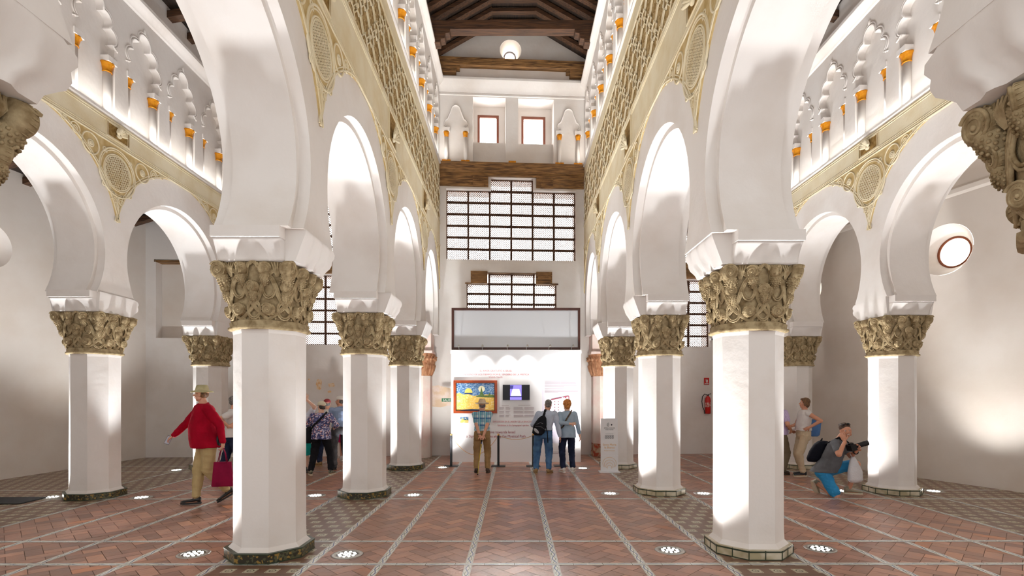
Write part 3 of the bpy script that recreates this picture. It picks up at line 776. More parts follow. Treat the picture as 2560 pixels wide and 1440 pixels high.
# engaged pilasters at the end wall
def pilaster(x, y, lab, base):
    root = empty('pilaster', (x, y, 0)); tag(root, lab, 'pilaster', None, 'thing')
    mb = MB(); pts = [(-.36, .25), (-.36, -.12), (-.2, -.3), (.2, -.3), (.36, -.12), (.36, .25)]
    mb.extrude(pts, lambda u, v, d: (u, v, d), .0 if not base else .36, 2.25, False); mb.build('shaft', plaster_pink, root)
    if base:
        mb = MB(); mb.extrude([(a * 1.03, b * 1.03) for a, b in pts], lambda u, v, d: (u, v, d), 0, .12, False); mb.extrude([(a * .99, b * .99) for a, b in pts], lambda u, v, d: (u, v, d), .12, .36, False); mb.build('plinth', mat('exposed_red_brick', (176, 78, 52), .85, noise=((206, 176, 146), 5, .48, .56), bump=(20, .6, .02)), root)
    mb = MB()
    for k in range(7):
        t0, t1 = k / 7, (k + 1) / 7; q0, q1 = 1 + .24 * t0, 1 + .24 * t1
        vs = [(a * q0, b * q0, 2.25 + .62 * t0) for a, b in pts] + [(a * q1, b * q1, 2.25 + .62 * t1) for a, b in pts]
        mb.add(vs, [(i, (i + 1) % 6, 6 + (i + 1) % 6, 6 + i) for i in range(6)])
    mb.add([(a * 1.24, b * 1.24, 2.87) for a, b in pts], [tuple(range(6))])
    P_ = [Vector(p) for p in pts]
    for i in range(5):
        a, b = P_[i], P_[i + 1]; L = (b - a).length; n = max(2, int(L / .11)); nn = Vector((b.y - a.y, -(b.x - a.x))).normalized() * -1
        if nn.dot(a + b) < 0: nn = -nn
        for k in range(n):
            q = a.lerp(b, (k + .5) / n)
            f = lambda z, o: (q.x * (1 + .24 * (z - 2.25) / .62) + nn.x * o, q.y * (1 + .24 * (z - 2.25) / .62) + nn.y * o, z)
            mb.tube([f(2.28, .0), f(2.42, .03), f(2.55, .045), f(2.60, .02)], [.012, .03, .026, .01], 5)
            mb.tube([f(2.28, .0), f(2.5, .012), f(2.7, .02), f(2.8, .05)], [.01, .02, .02, .03], 5)
            mb.ell(f(2.72, .03), (.045, .045, .05), n=8, m=6)
    mb.build('capital', stone_red, root)
    mb = MB(); mb.box(-.46, .46, -.42, .25, 2.87, 2.93); mb.box(-.42, .42, -.36, .25, 2.93, 3.41); mb.build('impost', plaster_pink, root)
pilaster(CXL, yend(CXL) - .28, 'pink plastered pilaster with old sandstone capital left of the exhibition panel', False)
pilaster(CXR, yend(CXR) - .28, 'pink plastered pilaster with red brick plinth right of the exhibition panel', True)

# ------------------------------------------------------------ end wall with grilles and windows
def local_end():
    """frame of the end wall: u along x, d outwards (away from the nave)"""
    a = math.atan(.06); return Matrix.Translation((0, 14.83, 0)) @ Matrix.Rotation(a, 4, 'Z')
ME = local_end()
def holed_wall(us, vs_, holes, thick, m, name, M, ulim=None):
    U = sorted(set(list(us) + [h[0] for h in holes] + [h[1] for h in holes])); V = sorted(set(list(vs_) + [h[2] for h in holes] + [h[3] for h in holes]))
    inh = lambda u, v: any(h[0] - 1e-6 < u < h[1] + 1e-6 and h[2] - 1e-6 < v < h[3] + 1e-6 for h in holes)
    mb = MB(); solid = {}
    for i in range(len(U) - 1):
        for j in range(len(V) - 1): solid[i, j] = not inh((U[i] + U[i + 1]) / 2, (V[j] + V[j + 1]) / 2)
    P = lambda u, d, v: M @ Vector((u, d, v))
    for (i, j), s_ in solid.items():
        if not s_: continue
        u0, u1, v0, v1 = U[i], U[i + 1], V[j], V[j + 1]
        for d in (0, thick): mb.add([P(u0, d, v0), P(u1, d, v0), P(u1, d, v1), P(u0, d, v1)], [(0, 1, 2, 3)])
        for di, dj, q in ((-1, 0, (u0, v0, u0, v1)), (1, 0, (u1, v0, u1, v1)), (0, -1, (u0, v0, u1, v0)), (0, 1, (u0, v1, u1, v1))):
            if not solid.get((i + di, j + dj), False): mb.add([P(q[0], 0, q[1]), P(q[2], 0, q[3]), P(q[2], thick, q[3]), P(q[0], thick, q[1])], [(0, 1, 2, 3)])
    return struct(mb.build(name, m))
# openings in wall coordinates
W1 = (-1.94, 1.80, 5.60, 7.62); W1t = (-.66, .56, 7.62, 7.96)
W2 = (-1.36, 1.24, 3.2, 4.92); W2t = (-1.22, 1.08, 4.92, 5.24)
SL = (-6.0, -3.45); SR = (3.42, 5.78)
wallh = [W1, W1t, W2, W2t, (-1.18, -.24, 8.42, 10.25), (.12, 1.15, 8.42, 10.25)]
for a, b in (SL, SR): wallh += [(a, b, 3.14, 5.12), (a, b, 5.62, 7.5), (a + .75, b - .75, 7.5, 7.9)]
wallh += [(-9.9, -8.3, 3.3, 5.45), (-.42, .22, 11.31, 11.93)]
holed_wall((-10.6, 10.9), (0, 13), wallh, .62, plaster, 'wall_end', ME)

def grille(cells, cw, ch, u0, v0, name, label, depth=.18, extra=None):
    """timber window grille: cells (i, j) of cw x ch; diagonal lattice of small holes in every cell"""
    P = lambda u, d, v: ME @ Vector((u, d, v)); fr = MB(); la = MB(); bw = .055; D0, D1 = depth - .03, depth + .03
    def bx(u0_, u1_, v0_, v1_, a, b, mb):
        vs = [P(u, d, v) for v in (v0_, v1_) for d in (a, b) for u in (u0_, u1_)]
        mb.add(vs, [(0, 2, 3, 1), (4, 5, 7, 6), (0, 1, 5, 4), (2, 6, 7, 3), (0, 4, 6, 2), (1, 3, 7, 5)])
    for (i, j) in cells:
        a, b = u0 + i * cw, u0 + (i + 1) * cw; c, d = v0 + j * ch, v0 + (j + 1) * ch; h = bw / 2
        bx(a - h, a + h, c - h, d + h, D0, D1, fr); bx(b - h, b + h, c - h, d + h, D0, D1, fr); bx(a + h, b - h, c - h, c + h, D0, D1, fr); bx(a + h, b - h, d - h, d + h, D0, D1, fr)
        # lattice of thin crossing laths at 45 degrees
        st = .0545; w = .0105
        for sgn in (-1, 1):
            A, B, C, Dv = a + h, b - h, c + h, d - h
            k = -int((Dv - C) / st) - 2
            while A + k * st < B + (Dv - C) + st:
                s0 = A + k * st
                # line: u = s0 + sgn*(v - C) (or from the right side)
                if sgn > 0: f = lambda v: s0 + (v - C)
                else: f = lambda v: s0 + (Dv - C) * 0 - (v - C)
                v_a, v_b = C, Dv
                ua, ub = f(v_a), f(v_b)
                # clip to A..B
                lo, hi = 0.0, 1.0
                du = ub - ua
                for lim, s_ in ((A, 1), (B, -1)):
                    if s_ * (ua - lim) < 0 and s_ * (ub - lim) < 0: lo, hi = 1, 0; break
                    if s_ * (ua - lim) < 0: lo = max(lo, (lim - ua) / du)
                    elif s_ * (ub - lim) < 0: hi = min(hi, (lim - ua) / du)
                if hi - lo > .02:
                    pu0, pv0 = ua + du * lo, v_a + (v_b - v_a) * lo; pu1, pv1 = ua + du * hi, v_a + (v_b - v_a) * hi
                    q = w * 1.0
                    vs = [P(pu0 - q, depth, pv0), P(pu0 + q, depth, pv0), P(pu1 + q, depth, pv1), P(pu1 - q, depth, pv1)]
                    dn = (ME.to_3x3() @ Vector((0, 1, 0))) * .008
                    la.add([p - dn for p in vs] + [p + dn for p in vs], [(0, 1, 2, 3), (7, 6, 5, 4), (0, 4, 5, 1), (1, 5, 6, 2), (2, 6, 7, 3), (3, 7, 4, 0)])
                k += 1
    fo = struct(fr.build(name, wood_grille, fix=False), label)
    la.build('lattice', wood_grille, fo, fix=False)
    return fo
cw = (W1[1] - W1[0]) / 6
grille([(i, j) for i in range(6) for j in range(6)] + [(2, 6), (3, 6)], cw, (7.62 - 5.60) / 6, W1[0], 5.60, 'window_1', 'large timber lattice grille high in the end wall of the nave')
grille([(i, j) for i in range(4) for j in range(6)] + [(1, 6), (2, 6)], .65, .29, W2[0], 3.2, 'window_2', 'stepped timber lattice grille behind the top of the framed screen')
for k, (a, b) in enumerate((SL, SR)):
    w_ = (b - a) / 4; side = 'left' if a < 0 else 'right'
    grille([(i, j) for i in range(4) for j in range(6)], w_, .33, a, 3.14, 'window_%d' % (3 + 2 * k), 'lower lattice grille at the end of the %s aisle' % side)
    grille([(i, j) for i in range(4) for j in range(6)] + [(1, 6), (2, 6)], w_, .313, a, 5.62, 'window_%d' % (4 + 2 * k), 'upper lattice grille at the end of the %s aisle' % side)
def wbox(mb, u0, u1, d0, d1, v0, v1):
    vs = [ME @ Vector((u, d, v)) for v in (v0, v1) for d in (d0, d1) for u in (u0, u1)]
    mb.add(vs, [(0, 2, 3, 1), (4, 5, 7, 6), (0, 1, 5, 4), (2, 6, 7, 3), (0, 4, 6, 2), (1, 3, 7, 5)])
def timber(name, boxes, label, cat='beam', carved=()):
    mb = MB()
    for q in boxes: wbox(mb, *q)
    o = tag(mb.build(name, wood_x), label, cat, None, 'thing')
    for q in carved:
        mb = MB(); wbox(mb, *q)
        u0, u1, d0, d1, v0, v1 = q; rnd = random.Random(5)
        for i in range(int((u1 - u0) / .045)):
            for j in range(max(1, int((v1 - v0) / .045))):
                u = u0 + .025 + i * .045; v = v0 + .022 + j * .045; r = .014
                mb.tube([ME @ Vector((u + r * math.cos(t), d0 - .004, v + r * math.sin(t))) for t in [rnd.random() * 3 + PI * .5 * k for k in range(4)]], .005, 4, caps=False)
        mb.build('carved_bracket', wood_x, o)
    return o
timber('lintel_beam', [(-2.13, 2.02, -.10, 0, 8.06, 8.36), (-2.13, 2.02, -.06, 0, 7.98, 8.06), (-2.13, -.74, -.05, 0, 7.68, 7.98), (.64, 2.02, -.05, 0, 7.68, 7.98)], 'long weathered beam across the nave above the large lattice grille',
       carved=((-1.18, -.86, -.08, -.03, 7.68, 7.98), (-.86, -.74, -.08, -.03, 7.8, 7.98), (.76, 1.12, -.08, -.03, 7.66, 7.98), (.64, .76, -.08, -.03, 7.8, 7.98)))
timber('window_head', [(-1.24, -.76, -.03, .2, 4.92, 5.27), (.64, 1.10, -.03, .2, 4.92, 5.27), (-.76, .64, .02, .2, 5.22, 5.27), (-1.40, -1.22, -.02, .2, 4.90, 4.94), (1.08, 1.28, -.02, .2, 4.9, 4.94)], 'dark carved head of the small stepped grille above the framed screen', 'lintel',
       carved=((-1.20, -.80, -.05, -.02, 4.96, 5.22), (.68, 1.06, -.05, -.02, 4.96, 5.22)))
for side, (a, b) in (('left', SL), ('right', SR)):
    timber('lintel_beam', [(a - .25, b + .2, -.10, 0, 5.13, 5.36), (a - .25, b + .2, -.06, 0, 5.36, 5.6)], 'weathered beam between the upper and lower grilles of the %s aisle' % side, carved=((a + .2, a + 1.0, -.12, -.08, 5.15, 5.34), (b - 1.0, b - .2, -.12, -.08, 5.15, 5.34)))
    timber('lintel_beam', [(a - .3, b + .25, -.12, 0, 7.92, 8.35), (a - .3, a + .7, -.08, 0, 7.56, 7.92), (b - .7, b + .25, -.08, 0, 7.56, 7.92)], 'dark beam over the upper lattice grille of the %s aisle' % side, carved=((a + .3, a + .66, -.1, -.06, 7.6, 7.9), (b - .66, b - .3, -.1, -.06, 7.6, 7.9)))
# two clear windows of the nave gallery: deep reveals, sill walls, timber frames, glass
glass = mat('window_glass', (250, 252, 255), .05, alpha=.12, spec=.5)
frame_brown = mat('window_frame_wood', (140, 84, 66), .6)
for k, (a, b) in enumerate(((-1.18, -.24), (.12, 1.15))):
    mb = MB(); wbox(mb, a, b, .22, .62, 8.42, 9.06)
    wi = struct(mb.build('window_%d' % (7 + k), plaster), 'clear window with brown frame in the nave end wall, %s' % ('left' if k == 0 else 'right'))
    fa, fb = a + .13, b - .24 + .06; f0, f1 = 9.06, 10.02
    mb = MB(); wbox(mb, a, fa, .5, .62, 9.06, 10.25); wbox(mb, fb, b, .5, .62, 9.06, 10.25); wbox(mb, fa, fb, .5, .62, f1, 10.25); mb.build('reveal', plaster, wi)
    mb = MB(); t = .07
    for q in ((fa, fa + t, f0, f1), (fb - t, fb, f0, f1), (fa + t, fb - t, f1 - t, f1), (fa + t, fb - t, f0, f0 + .03)): wbox(mb, q[0], q[1], .52, .58, q[2], q[3])
    mb.build('window_frame', frame_brown, wi)
    mb = MB(); wbox(mb, fa + t, fb - t, .545, .55, f0 + .03, f1 - t); mb.build('window_pane', glass, wi)
# blind lobed arches and gilt touches either side of the windows
eg = MB(); gl = MB()
for c in (-1.66, 1.58):
    for s in (-1, 1):
        u = c + s * .27
        eg.tube([ME @ Vector((u, -.03, 8.40)), ME @ Vector((u, -.03, 9.06))], .055, 10)
        gl.tube([ME @ Vector((u, -.03, 9.06)), ME @ Vector((u, -.03, 9.10)), ME @ Vector((u, -.04, 9.16)), ME @ Vector((u, -.04, 9.21))], [.055, .06, .075, .085], 8)
        wbox(eg, u - .10, u + .10, -.10, .02, 9.21, 9.32); wbox(gl, u - .12, u + .12, -.08, .02, 8.36, 8.41)
    pts = []
    for (cx_, cz_, r, a0, a1) in ((-.20, 9.47, .12, -2.2, -4.4), (-.0, 9.85, .13, PI, 0), (.20, 9.47, .12, 1.3, -.9)):
        for i in range(13):
            t = a0 + (a1 - a0) * i / 12; pts.append(ME @ Vector((c + cx_ + r * math.cos(t), -.015, cz_ + r * math.sin(t))))
    eg.tube(pts, .022, 6, nrm=(0, 1, 0)); eg.tube([p + Vector((0, -.02, 0)) for p in pts], .012, 5, nrm=(0, 1, 0))
wbox(gl, -.16, .05, -.1, .02, 8.36, 8.41)
o_ = struct(eg.build('trim_60', plaster), 'white blind arches in relief beside the two clear windows'); gl.build('gilt_capitals', gilt, o_)
cm = MB(); cm.extrude([(0, 10.36), (-.03, 10.36), (-.04, 10.42), (-.09, 10.5), (-.17, 10.66), (-.17, 10.72), (0, 10.78)], lambda u, v, d: ME @ Vector((d, u, v)), -2.15, 2.06); cm.extrude([(0, 10.28), (-.025, 10.29), (-.025, 10.33), (0, 10.34)], lambda u, v, d: ME @ Vector((d, u, v)), -2.15, 2.06)
struct(cm.build('trim_61', plaster, fix=False), 'plaster cornice across the nave end wall')
timber('tie_beam', [(-2.15, 2.06, -.18, 0, 11.06, 11.27), (-2.15, -1.65, -.16, 0, 10.85, 11.06), (1.6, 2.06, -.16, 0, 10.85, 11.06), (-1.65, -1.55, -.14, 0, 10.95, 11.06), (1.5, 1.6, -.14, 0, 10.95, 11.06)], 'timber beam along the end wall at the foot of the gable', 'beam')
# round window in the gable: splayed funnel
def round_window(idx, M, r0, r1, depth, frame_m, label, off=(0, 0), tile_wall=None):
    """M: +z of the frame looks out of the building; plaster funnel, timber ring, pane"""
    mb = MB(); n = 36
    A = [(r0 * math.cos(2 * PI * k / n), r0 * math.sin(2 * PI * k / n), -.004) for k in range(n)]; Bq = [(off[0] + r1 * math.cos(2 * PI * k / n), off[1] + r1 * math.sin(2 * PI * k / n), depth) for k in range(n)]
    mb.add([M @ Vector(p) for p in A + Bq], [(k, (k + 1) % n, n + (k + 1) % n, n + k) for k in range(n)], True)
    w = struct(mb.build('window_%d' % idx, plaster, fix=False), label)
    mb = MB(); mb.tube([M @ Vector((off[0] + r1 * 1.0 * math.cos(2 * PI * k / n), off[1] + r1 * math.sin(2 * PI * k / n), depth - .01)) for k in range(n)], .028, 8, closed=True); mb.build('window_frame', frame_m, w)
    mb = MB(); mb.add([M @ Vector((off[0] + r1 * math.cos(2 * PI * k / n), off[1] + r1 * math.sin(2 * PI * k / n), depth)) for k in range(n)], [tuple(range(n))]); mb.build('window_pane', frosted, w)
    return w
frosted = bpy.data.materials.new('frosted_glass'); frosted.use_nodes = True; nt = frosted.node_tree; nt.nodes.remove(nt.nodes['Principled BSDF'])
tr = nt.nodes.new('ShaderNodeBsdfTransparent'); tr.inputs[0].default_value = (1, .93, .82, 1); tl = nt.nodes.new('ShaderNodeBsdfTranslucent'); tl.inputs[0].default_value = (.95, .9, .8, 1); mxs = nt.nodes.new('ShaderNodeMixShader'); mxs.inputs[0].default_value = .2
nt.links.new(tr.outputs[0], mxs.inputs[1]); nt.links.new(tl.outputs[0], mxs.inputs[2]); nt.links.new(mxs.outputs[0], nt.nodes['Material Output'].inputs[0])
rust = mat('rust_brown_ring', (132, 66, 30), .5)

def plate_with_round_holes(name, M, u0, u1, v0, v1, holes, m, label=None, thick=.9):
    """flat wall in frame M (u, v, +z outwards) with circular holes (u, v, r)"""
    hs = [[(h[0] + h[2] * math.cos(-2 * PI * k / 36), h[1] + h[2] * math.sin(-2 * PI * k / 36)) for k in range(36)] for h in holes]
    loops = [[(u0, v0), (u1, v0), (u1, v1), (u0, v1)]] + hs; flat = [p for l in loops for p in l]
    tris = geometry.tessellate_polygon([[Vector((p[0], p[1], 0)) for p in l] for l in loops])
    mb = MB(); mb.add([M @ Vector((p[0], p[1], 0)) for p in flat], [tuple(t) for t in tris])
    if not holes: mb.add([M @ Vector((p[0], p[1], thick)) for p in flat], [tuple(t) for t in tris])
    o = struct(mb.build(name, m, fix=False), label); return o
# gable wall above the tie beam, inside the roof slope (it stands on the end wall)
# side walls
def wall_frame(p, q):
    """frame on a wall through floor points p -> q (seen from inside, u runs p -> q), +z outwards"""
    p = Vector((p[0], p[1], 0)); q = Vector((q[0], q[1], 0)); u = (q - p).normalized(); v = Vector((0, 0, 1)); z = v.cross(u)
    return Matrix(((u.x, v.x, z.x, p.x), (u.y, v.y, z.y, p.y), (u.z, v.z, z.z, 0), (0, 0, 0, 1))), (q - p).length
Mr, Lr = wall_frame((xright(.6), .6), (xright(15.3), 15.3))       # out = +x ?
if (Mr.to_3x3() @ Vector((0, 0, 1))).x < 0: Mr = Mr @ Matrix.Diagonal((1, 1, -1, 1))
Ml, Ll = wall_frame((xleft(.6), .6), (xleft(14.6), 14.6))
if (Ml.to_3x3() @ Vector((0, 0, 1))).x > 0: Ml = Ml @ Matrix.Diagonal((1, 1, -1, 1))
uR = lambda y: (y - .6) * math.hypot(1, .34); uL = lambda y: (y - .6) * math.hypot(1, .075)
RWs = [(10.28, 4.62, .50), (13.35, 4.42, .48)]; LWs = [(10.25, 4.72, .46)]
plate_with_round_holes('wall_right', Mr, 0, Lr, 0, 8, [(uR(y), h, r) for y, h, r in RWs], plaster_side)
plate_with_round_holes('wall_left', Ml, 0, Ll, 0, 8, [(uL(y), h, r) for y, h, r in LWs], plaster_side)
for i, (y, h, r) in enumerate(RWs): round_window(10 + i, Mr @ Matrix.Translation((uR(y), h, 0)), r, .30, .42, rust, 'round window with rust-brown frame in the right wall, %s' % ('nearer' if i == 0 else 'further'), (.06, .0))
for i, (y, h, r) in enumerate(LWs): round_window(13 + i, Ml @ Matrix.Translation((uL(y), h, 0)), r, .30, .42, rust, 'round window niche at the left edge of the left wall', (-.25, 0))
# gable oculus
GM = ME @ Matrix(((1, 0, 0, -.1), (0, 0, 1, 0), (0, 1, 0, 11.62), (0, 0, 0, 1)))
plate_with_round_holes('wall_gable', GM @ Matrix.Translation((0, 0, -.012)), -.45, .45, -.42, .42, [(0, 0, .31)], plaster)
round_window(9, GM, .31, .17, .45, mat('grey_ring', (120, 116, 122), .5), 'round window high in the gable of the nave', (0, .07))
# ledges on the side walls
mb = MB(); mb.extrude([(0, 5.62), (-.06, 5.66), (-.07, 5.74), (0, 5.8)], lambda u, v, d: Mr @ Vector((d, v, u)), 0, Lr); struct(mb.build('trim_62', plaster_side, fix=False))
# alcove on the end wall of the outer left aisle
mb = MB(); wbox(mb, -9.95, -8.25, .28, .34, 3.25, 5.5); struct(mb.build('trim_63', plaster_side), 'shallow plaster alcove in the end wall of the far left aisle')
timber('alcove_lintel', [(-9.95, -8.9, .0, .28, 5.40, 5.47)], 'thin dark lintel over the alcove in the far left corner', 'lintel')

# ------------------------------------------------------------ roofs
def roof(name, parts_boards, label):
    mb = MB()
    for q in parts_boards: mb.add(q, [(0, 1, 2, 3)])
    return struct(mb.build(name, wood_board, fix=False), label)
EH, CHh = 11.28, 12.2; xe, xc = 2.2, .58
cn = roof('ceiling', [[(-xe, .8, EH + .10), (-xe, 15.4, EH + .10), (-xc, 15.4, CHh + .08), (-xc, .8, CHh + .08)], [(xe, .8, EH + .10), (xe, 15.4, EH + .10), (xc, 15.4, CHh + .08), (xc, .8, CHh + .08)], [(-xc - .02, .8, CHh + .08), (-xc - .02, 15.4, CHh + .08), (xc + .02, 15.4, CHh + .08), (xc + .02, .8, CHh + .08)]], 'dark timber roof of the nave with rafters and collars')
raf = None
y = 8.6
while y < 14.75:
    if raf is None:
        mb = MB(); mb.beam((-xe, 0, EH), (-xc, 0, CHh), .10, .16, (0, 1, 0)); mb.beam((xe, 0, EH), (xc, 0, CHh), .10, .16, (0, 1, 0)); mb.beam((-xc - .06, 0, CHh - .02), (xc + .06, 0, CHh - .02), .10, .14, (0, 1, 0))
        raf = mb.build('rafter_pair', wood_roof, cn); raf.location = (0, y, 0)
    else: r_ = raf.copy(); COL.objects.link(r_); r_.location = (0, y, 0)
    y += .42
for y in (13.13,):
    mb = MB(); mb.box(-2.12, 2.05, y - .13, y + .13, 10.95, 11.17); tb = mb.build('tie_beam', wood_roof)
    tag(tb, 'dark tie beam on stepped corbels crossing the nave in front of the gable', 'beam', None, 'thing')
    for s in (-1, 1):
        mb = MB(); e = -2.13 if s < 0 else 2.05
        mb.extrude([(0, 10.95), (.52, 10.95), (.50, 10.86), (.40, 10.84), (.38, 10.72), (.28, 10.70), (.26, 10.62), (0, 10.60)], lambda u, v, d: (e - s * u, d, v), y - .13, y + .13)
        mb.build('corbel', wood_roof, tb)
mb = MB(); mb.add([(-2.3, 15.5, 10.9), (2.3, 15.5, 10.9)], []); 
# aisle roofs: joists from the outer arcade up to the nave wall
def joists(parent, xa, za, xb, zb, y0, y1, st, w=.13, h=.17, name='joist'):
    y = y0; f = None
    while y < y1:
        if f is None:
            mb = MB(); mb.beam((xa, 0, za), (xb, 0, zb), w, h, (0, 1, 0)); f = mb.build(name, wood_roof, parent); f.location = (0, y, 0)
        else: q = f.copy(); COL.objects.link(q); q.location = (0, y, 0)
        y += st
ca = roof('ceiling_aisle_left', [[(-7.3, .8, 9.25), (-7.3, 15.2, 9.25), (-2.6, 15.2, 9.95), (-2.6, .8, 9.95)]], 'dark joisted roof of the left aisle'); joists(ca, -7.1, 9.12, -2.7, 9.80, 5.2, 14.4, .62)
cb_ = roof('ceiling_aisle_right', [[(7.0, .8, 9.25), (7.0, 15.3, 9.25), (2.6, 15.3, 9.95), (2.6, .8, 9.95)]], 'dark joisted roof of the right aisle'); joists(cb_, 6.7, 9.12, 2.7, 9.80, 5.2, 14.9, .62)
cc = roof('ceiling_outer_left', [[(-11.4, .8, 6.1), (-11.4, 15.2, 6.1), (-7.4, 15.2, 7.3), (-7.4, .8, 7.3)]], 'dark joisted roof of the far left aisle'); joists(cc, -11.2, 6.02, -7.5, 7.13, 1.2, 14.2, .7)
cd = roof('ceiling_outer_right', [[(12.1, .8, 5.8), (7.6, 15.3, 6.9), (7.0, 15.3, 7.1), (7.0, .8, 7.1)]], 'sloping roof of the far right aisle')
cd.data.materials[0] = plaster_side
# ------------------------------------------------------------ floor uplights
steel = mat('brushed_steel', (196, 196, 192), .3, .9); led_m = mat('led', (255, 255, 255), .4, emit=((255, 250, 240), 14)); lens_m = mat('lamp_well', (70, 72, 74), .15, .6)
UP = [(-1.80, 5.57, 'in front of the big left column on its nave side'), (1.73, 5.72, 'in front of the big right column on its nave side'), (-3.47, 5.59, 'left of the big left foreground column'),
      (3.43, 5.78, 'right of the big right foreground column'), (-1.73, 8.88, 'in the nave beside the second column on the left'), (1.68, 9.02, 'in the nave beside the second column on the right'),
      (-3.40, 8.84, 'seen in the gap between the left foreground column and the next one'), (3.31, 9.02, 'seen in the gap left of the big right foreground column'), (-6.26, 8.67, 'right of the leftmost column'),
      (-7.80, 8.70, 'left of the leftmost column by the black mat'), (-7.75, 11.85, 'behind the walking man near the far left wall'), (5.87, 9.28, 'behind the shoe of the kneeling photographer'),
      (7.52, 9.25, 'right of the rightmost column near the right wall'), (-1.70, 12.26, 'beside the third left column near the leftmost barrier post'), (1.62, 12.15, 'beside the woman in the denim shirt near the sign stand'),
      (-3.42, 12.1, 'behind the third left column'), (3.2, 12.35, 'behind the third right column')]
up = None
for x, y, w in UP:
    if up is None:
        up = empty('floor_uplight')
        mb = MB(); mb.lathe([(.115, .002), (.118, .007), (.16, .006), (.168, .0005)], 40); r_ = mb.build('ring', steel, up)
        mb = MB(); mb.lathe([(.001, .0005), (.115, .0005), (.115, .003)], 32); mb.build('lamp_well', lens_m, up)
        mb = MB(); mb.ell((0, 0, 0), (.0155, .0155, .004), n=12, m=6); lm = mb.mesh('led', led_m)
        for k in range(14):
            rr_, a = (.028, k * PI * 2 / 4) if k < 4 else (.082, (k - 4) * PI * 2 / 10 + .2)
            link('led', lm, up, (rr_ * math.cos(a), rr_ * math.sin(a), .005))
    else: up = copy_tree(bpy.data.objects['floor_uplight'])
    up.location = (x, y, 0); tag(up, 'lit steel uplight ' + w, 'floor light', 'floor uplights around the columns')
    ld = bpy.data.lights.new('uplight_beam', 'SPOT'); ld.energy = SPOT_W * (.19 if x > 7 else 1.6 if x < -7 else 1.0 if y < 11 else 2.2); ld.spot_size = math.radians(130 if x > 7 else 110 if x < -7 else 64 if y < 11 else 84); ld.spot_blend = .6; ld.shadow_soft_size = .10; ld.color = (.94, .975, 1)
    lo = link('uplight_beam', ld, up, (0, 0, .03)); cxn = min((c[0] for c in COLS), key=lambda c: abs(c - x)); lo.rotation_euler = (PI, (.1 if abs(x) > 7 else .06) * (1 if x > cxn else -1), 0)
    sg2 = 1 if x > cxn else -1
    if True:  # extra fill beam added to each uplight to brighten the facing walls
        ld = bpy.data.lights.new('added_fill_beam', 'SPOT'); ld.energy = FILL_W * (.07 if x > 7 else .9 if x < -7 else 1.0 if y < 11 else 1.3); ld.spot_size = math.radians(76); ld.spot_blend = 1.0; ld.shadow_soft_size = .12; ld.color = (1, .98, .955)
        lo = link('added_fill_beam', ld, up, (0, 0, .03)); lo.rotation_euler = (PI, .55 * sg2, 0) if y < 11 or x < -7 else (PI - .75, 0, 0)
# lamp strips lying on the ledges of the blind galleries, hidden from the floor
def strip_light(x, y0, y1, h, sg, e):
    ld = bpy.data.lights.new('gallery_light', 'AREA'); ld.shape = 'RECTANGLE'; ld.size = .06; ld.size_y = y1 - y0; ld.energy = e * (y1 - y0); ld.color = (1, .97, .91); ld.spread = math.radians(150)
    o = bpy.data.objects.new('gallery_light', ld); COL.objects.link(o); o.location = (x, (y0 + y1) / 2, h); o.rotation_euler = (PI, sg * .25, 0)
strip_light(XOL + .02, 5.2, 14.2, 6.44, 1, GALLERY_W); strip_light(XOR - .02, 5.5, 15.0, 6.44, -1, GALLERY_W)
strip_light(XNL + .02, 7.5, 14.5, 8.34, 1, GALLERY_W * 1.6); strip_light(XNR - .02, 7.5, 14.7, 8.34, -1, GALLERY_W * 1.6)
# ------------------------------------------------------------ exhibition panel and what hangs on it
white_board = mat('panel_white', (240, 240, 242), .45, spec=.3); ink = mat('crimson_ink', (150, 48, 72), .6); ink_pale = mat('pale_red_ink', (206, 120, 128), .6); ink_grey = mat('grey_print', (176, 158, 166), .6)
black = mat('black_metal', (34, 34, 36), .45, .4); lilac = mat('lilac_print', (214, 208, 226), .5, noise=((232, 230, 240), 1.6, .4, .6)); brown_frame = mat('dark_brown_frame', (70, 34, 24), .4); orange_frame = mat('varnished_frame', (156, 66, 26), .28, noise=((120, 46, 20), 6, .4, .7))
ZP = 13.28
def text_mesh(name, s, size, m, parent, loc, rot=(PI / 2, 0, 0), align='CENTER', width=None, ext=.0008):
    cu = bpy.data.curves.new(name, 'FONT'); cu.body = s; cu.size = size; cu.align_x = align; cu.extrude = ext; cu.resolution_u = 3
    to = bpy.data.objects.new('tmp', cu); COL.objects.link(to); bpy.context.view_layer.update()
    me = bpy.data.meshes.new_from_object(to.evaluated_get(bpy.context.evaluated_depsgraph_get())); bpy.data.objects.remove(to)
    me.name = name; me.materials.clear(); me.materials.append(m)
    if width and me.vertices:
        xs = [v.co.x for v in me.vertices]; k = width / max(1e-6, max(xs) - min(xs))
        for v in me.vertices: v.co.x *= k
    return link(name, me, parent, loc, rot)
panel = empty('exhibition_panel', (.05, ZP, 0)); tag(panel, 'tall white exhibition panel with crimson texts in front of the end wall', 'display panel')
mb = MB(); mb.box(-1.67, 1.67, 0, .30, 0, 2.80); mb.box(-1.69, 1.69, -.02, .32, 2.80, 2.88); mb.build('board', white_board, panel)
def pl(px, py): return ((px - CX) / F * ZP - .05, -.002, H - (py - CY) / F * ZP)
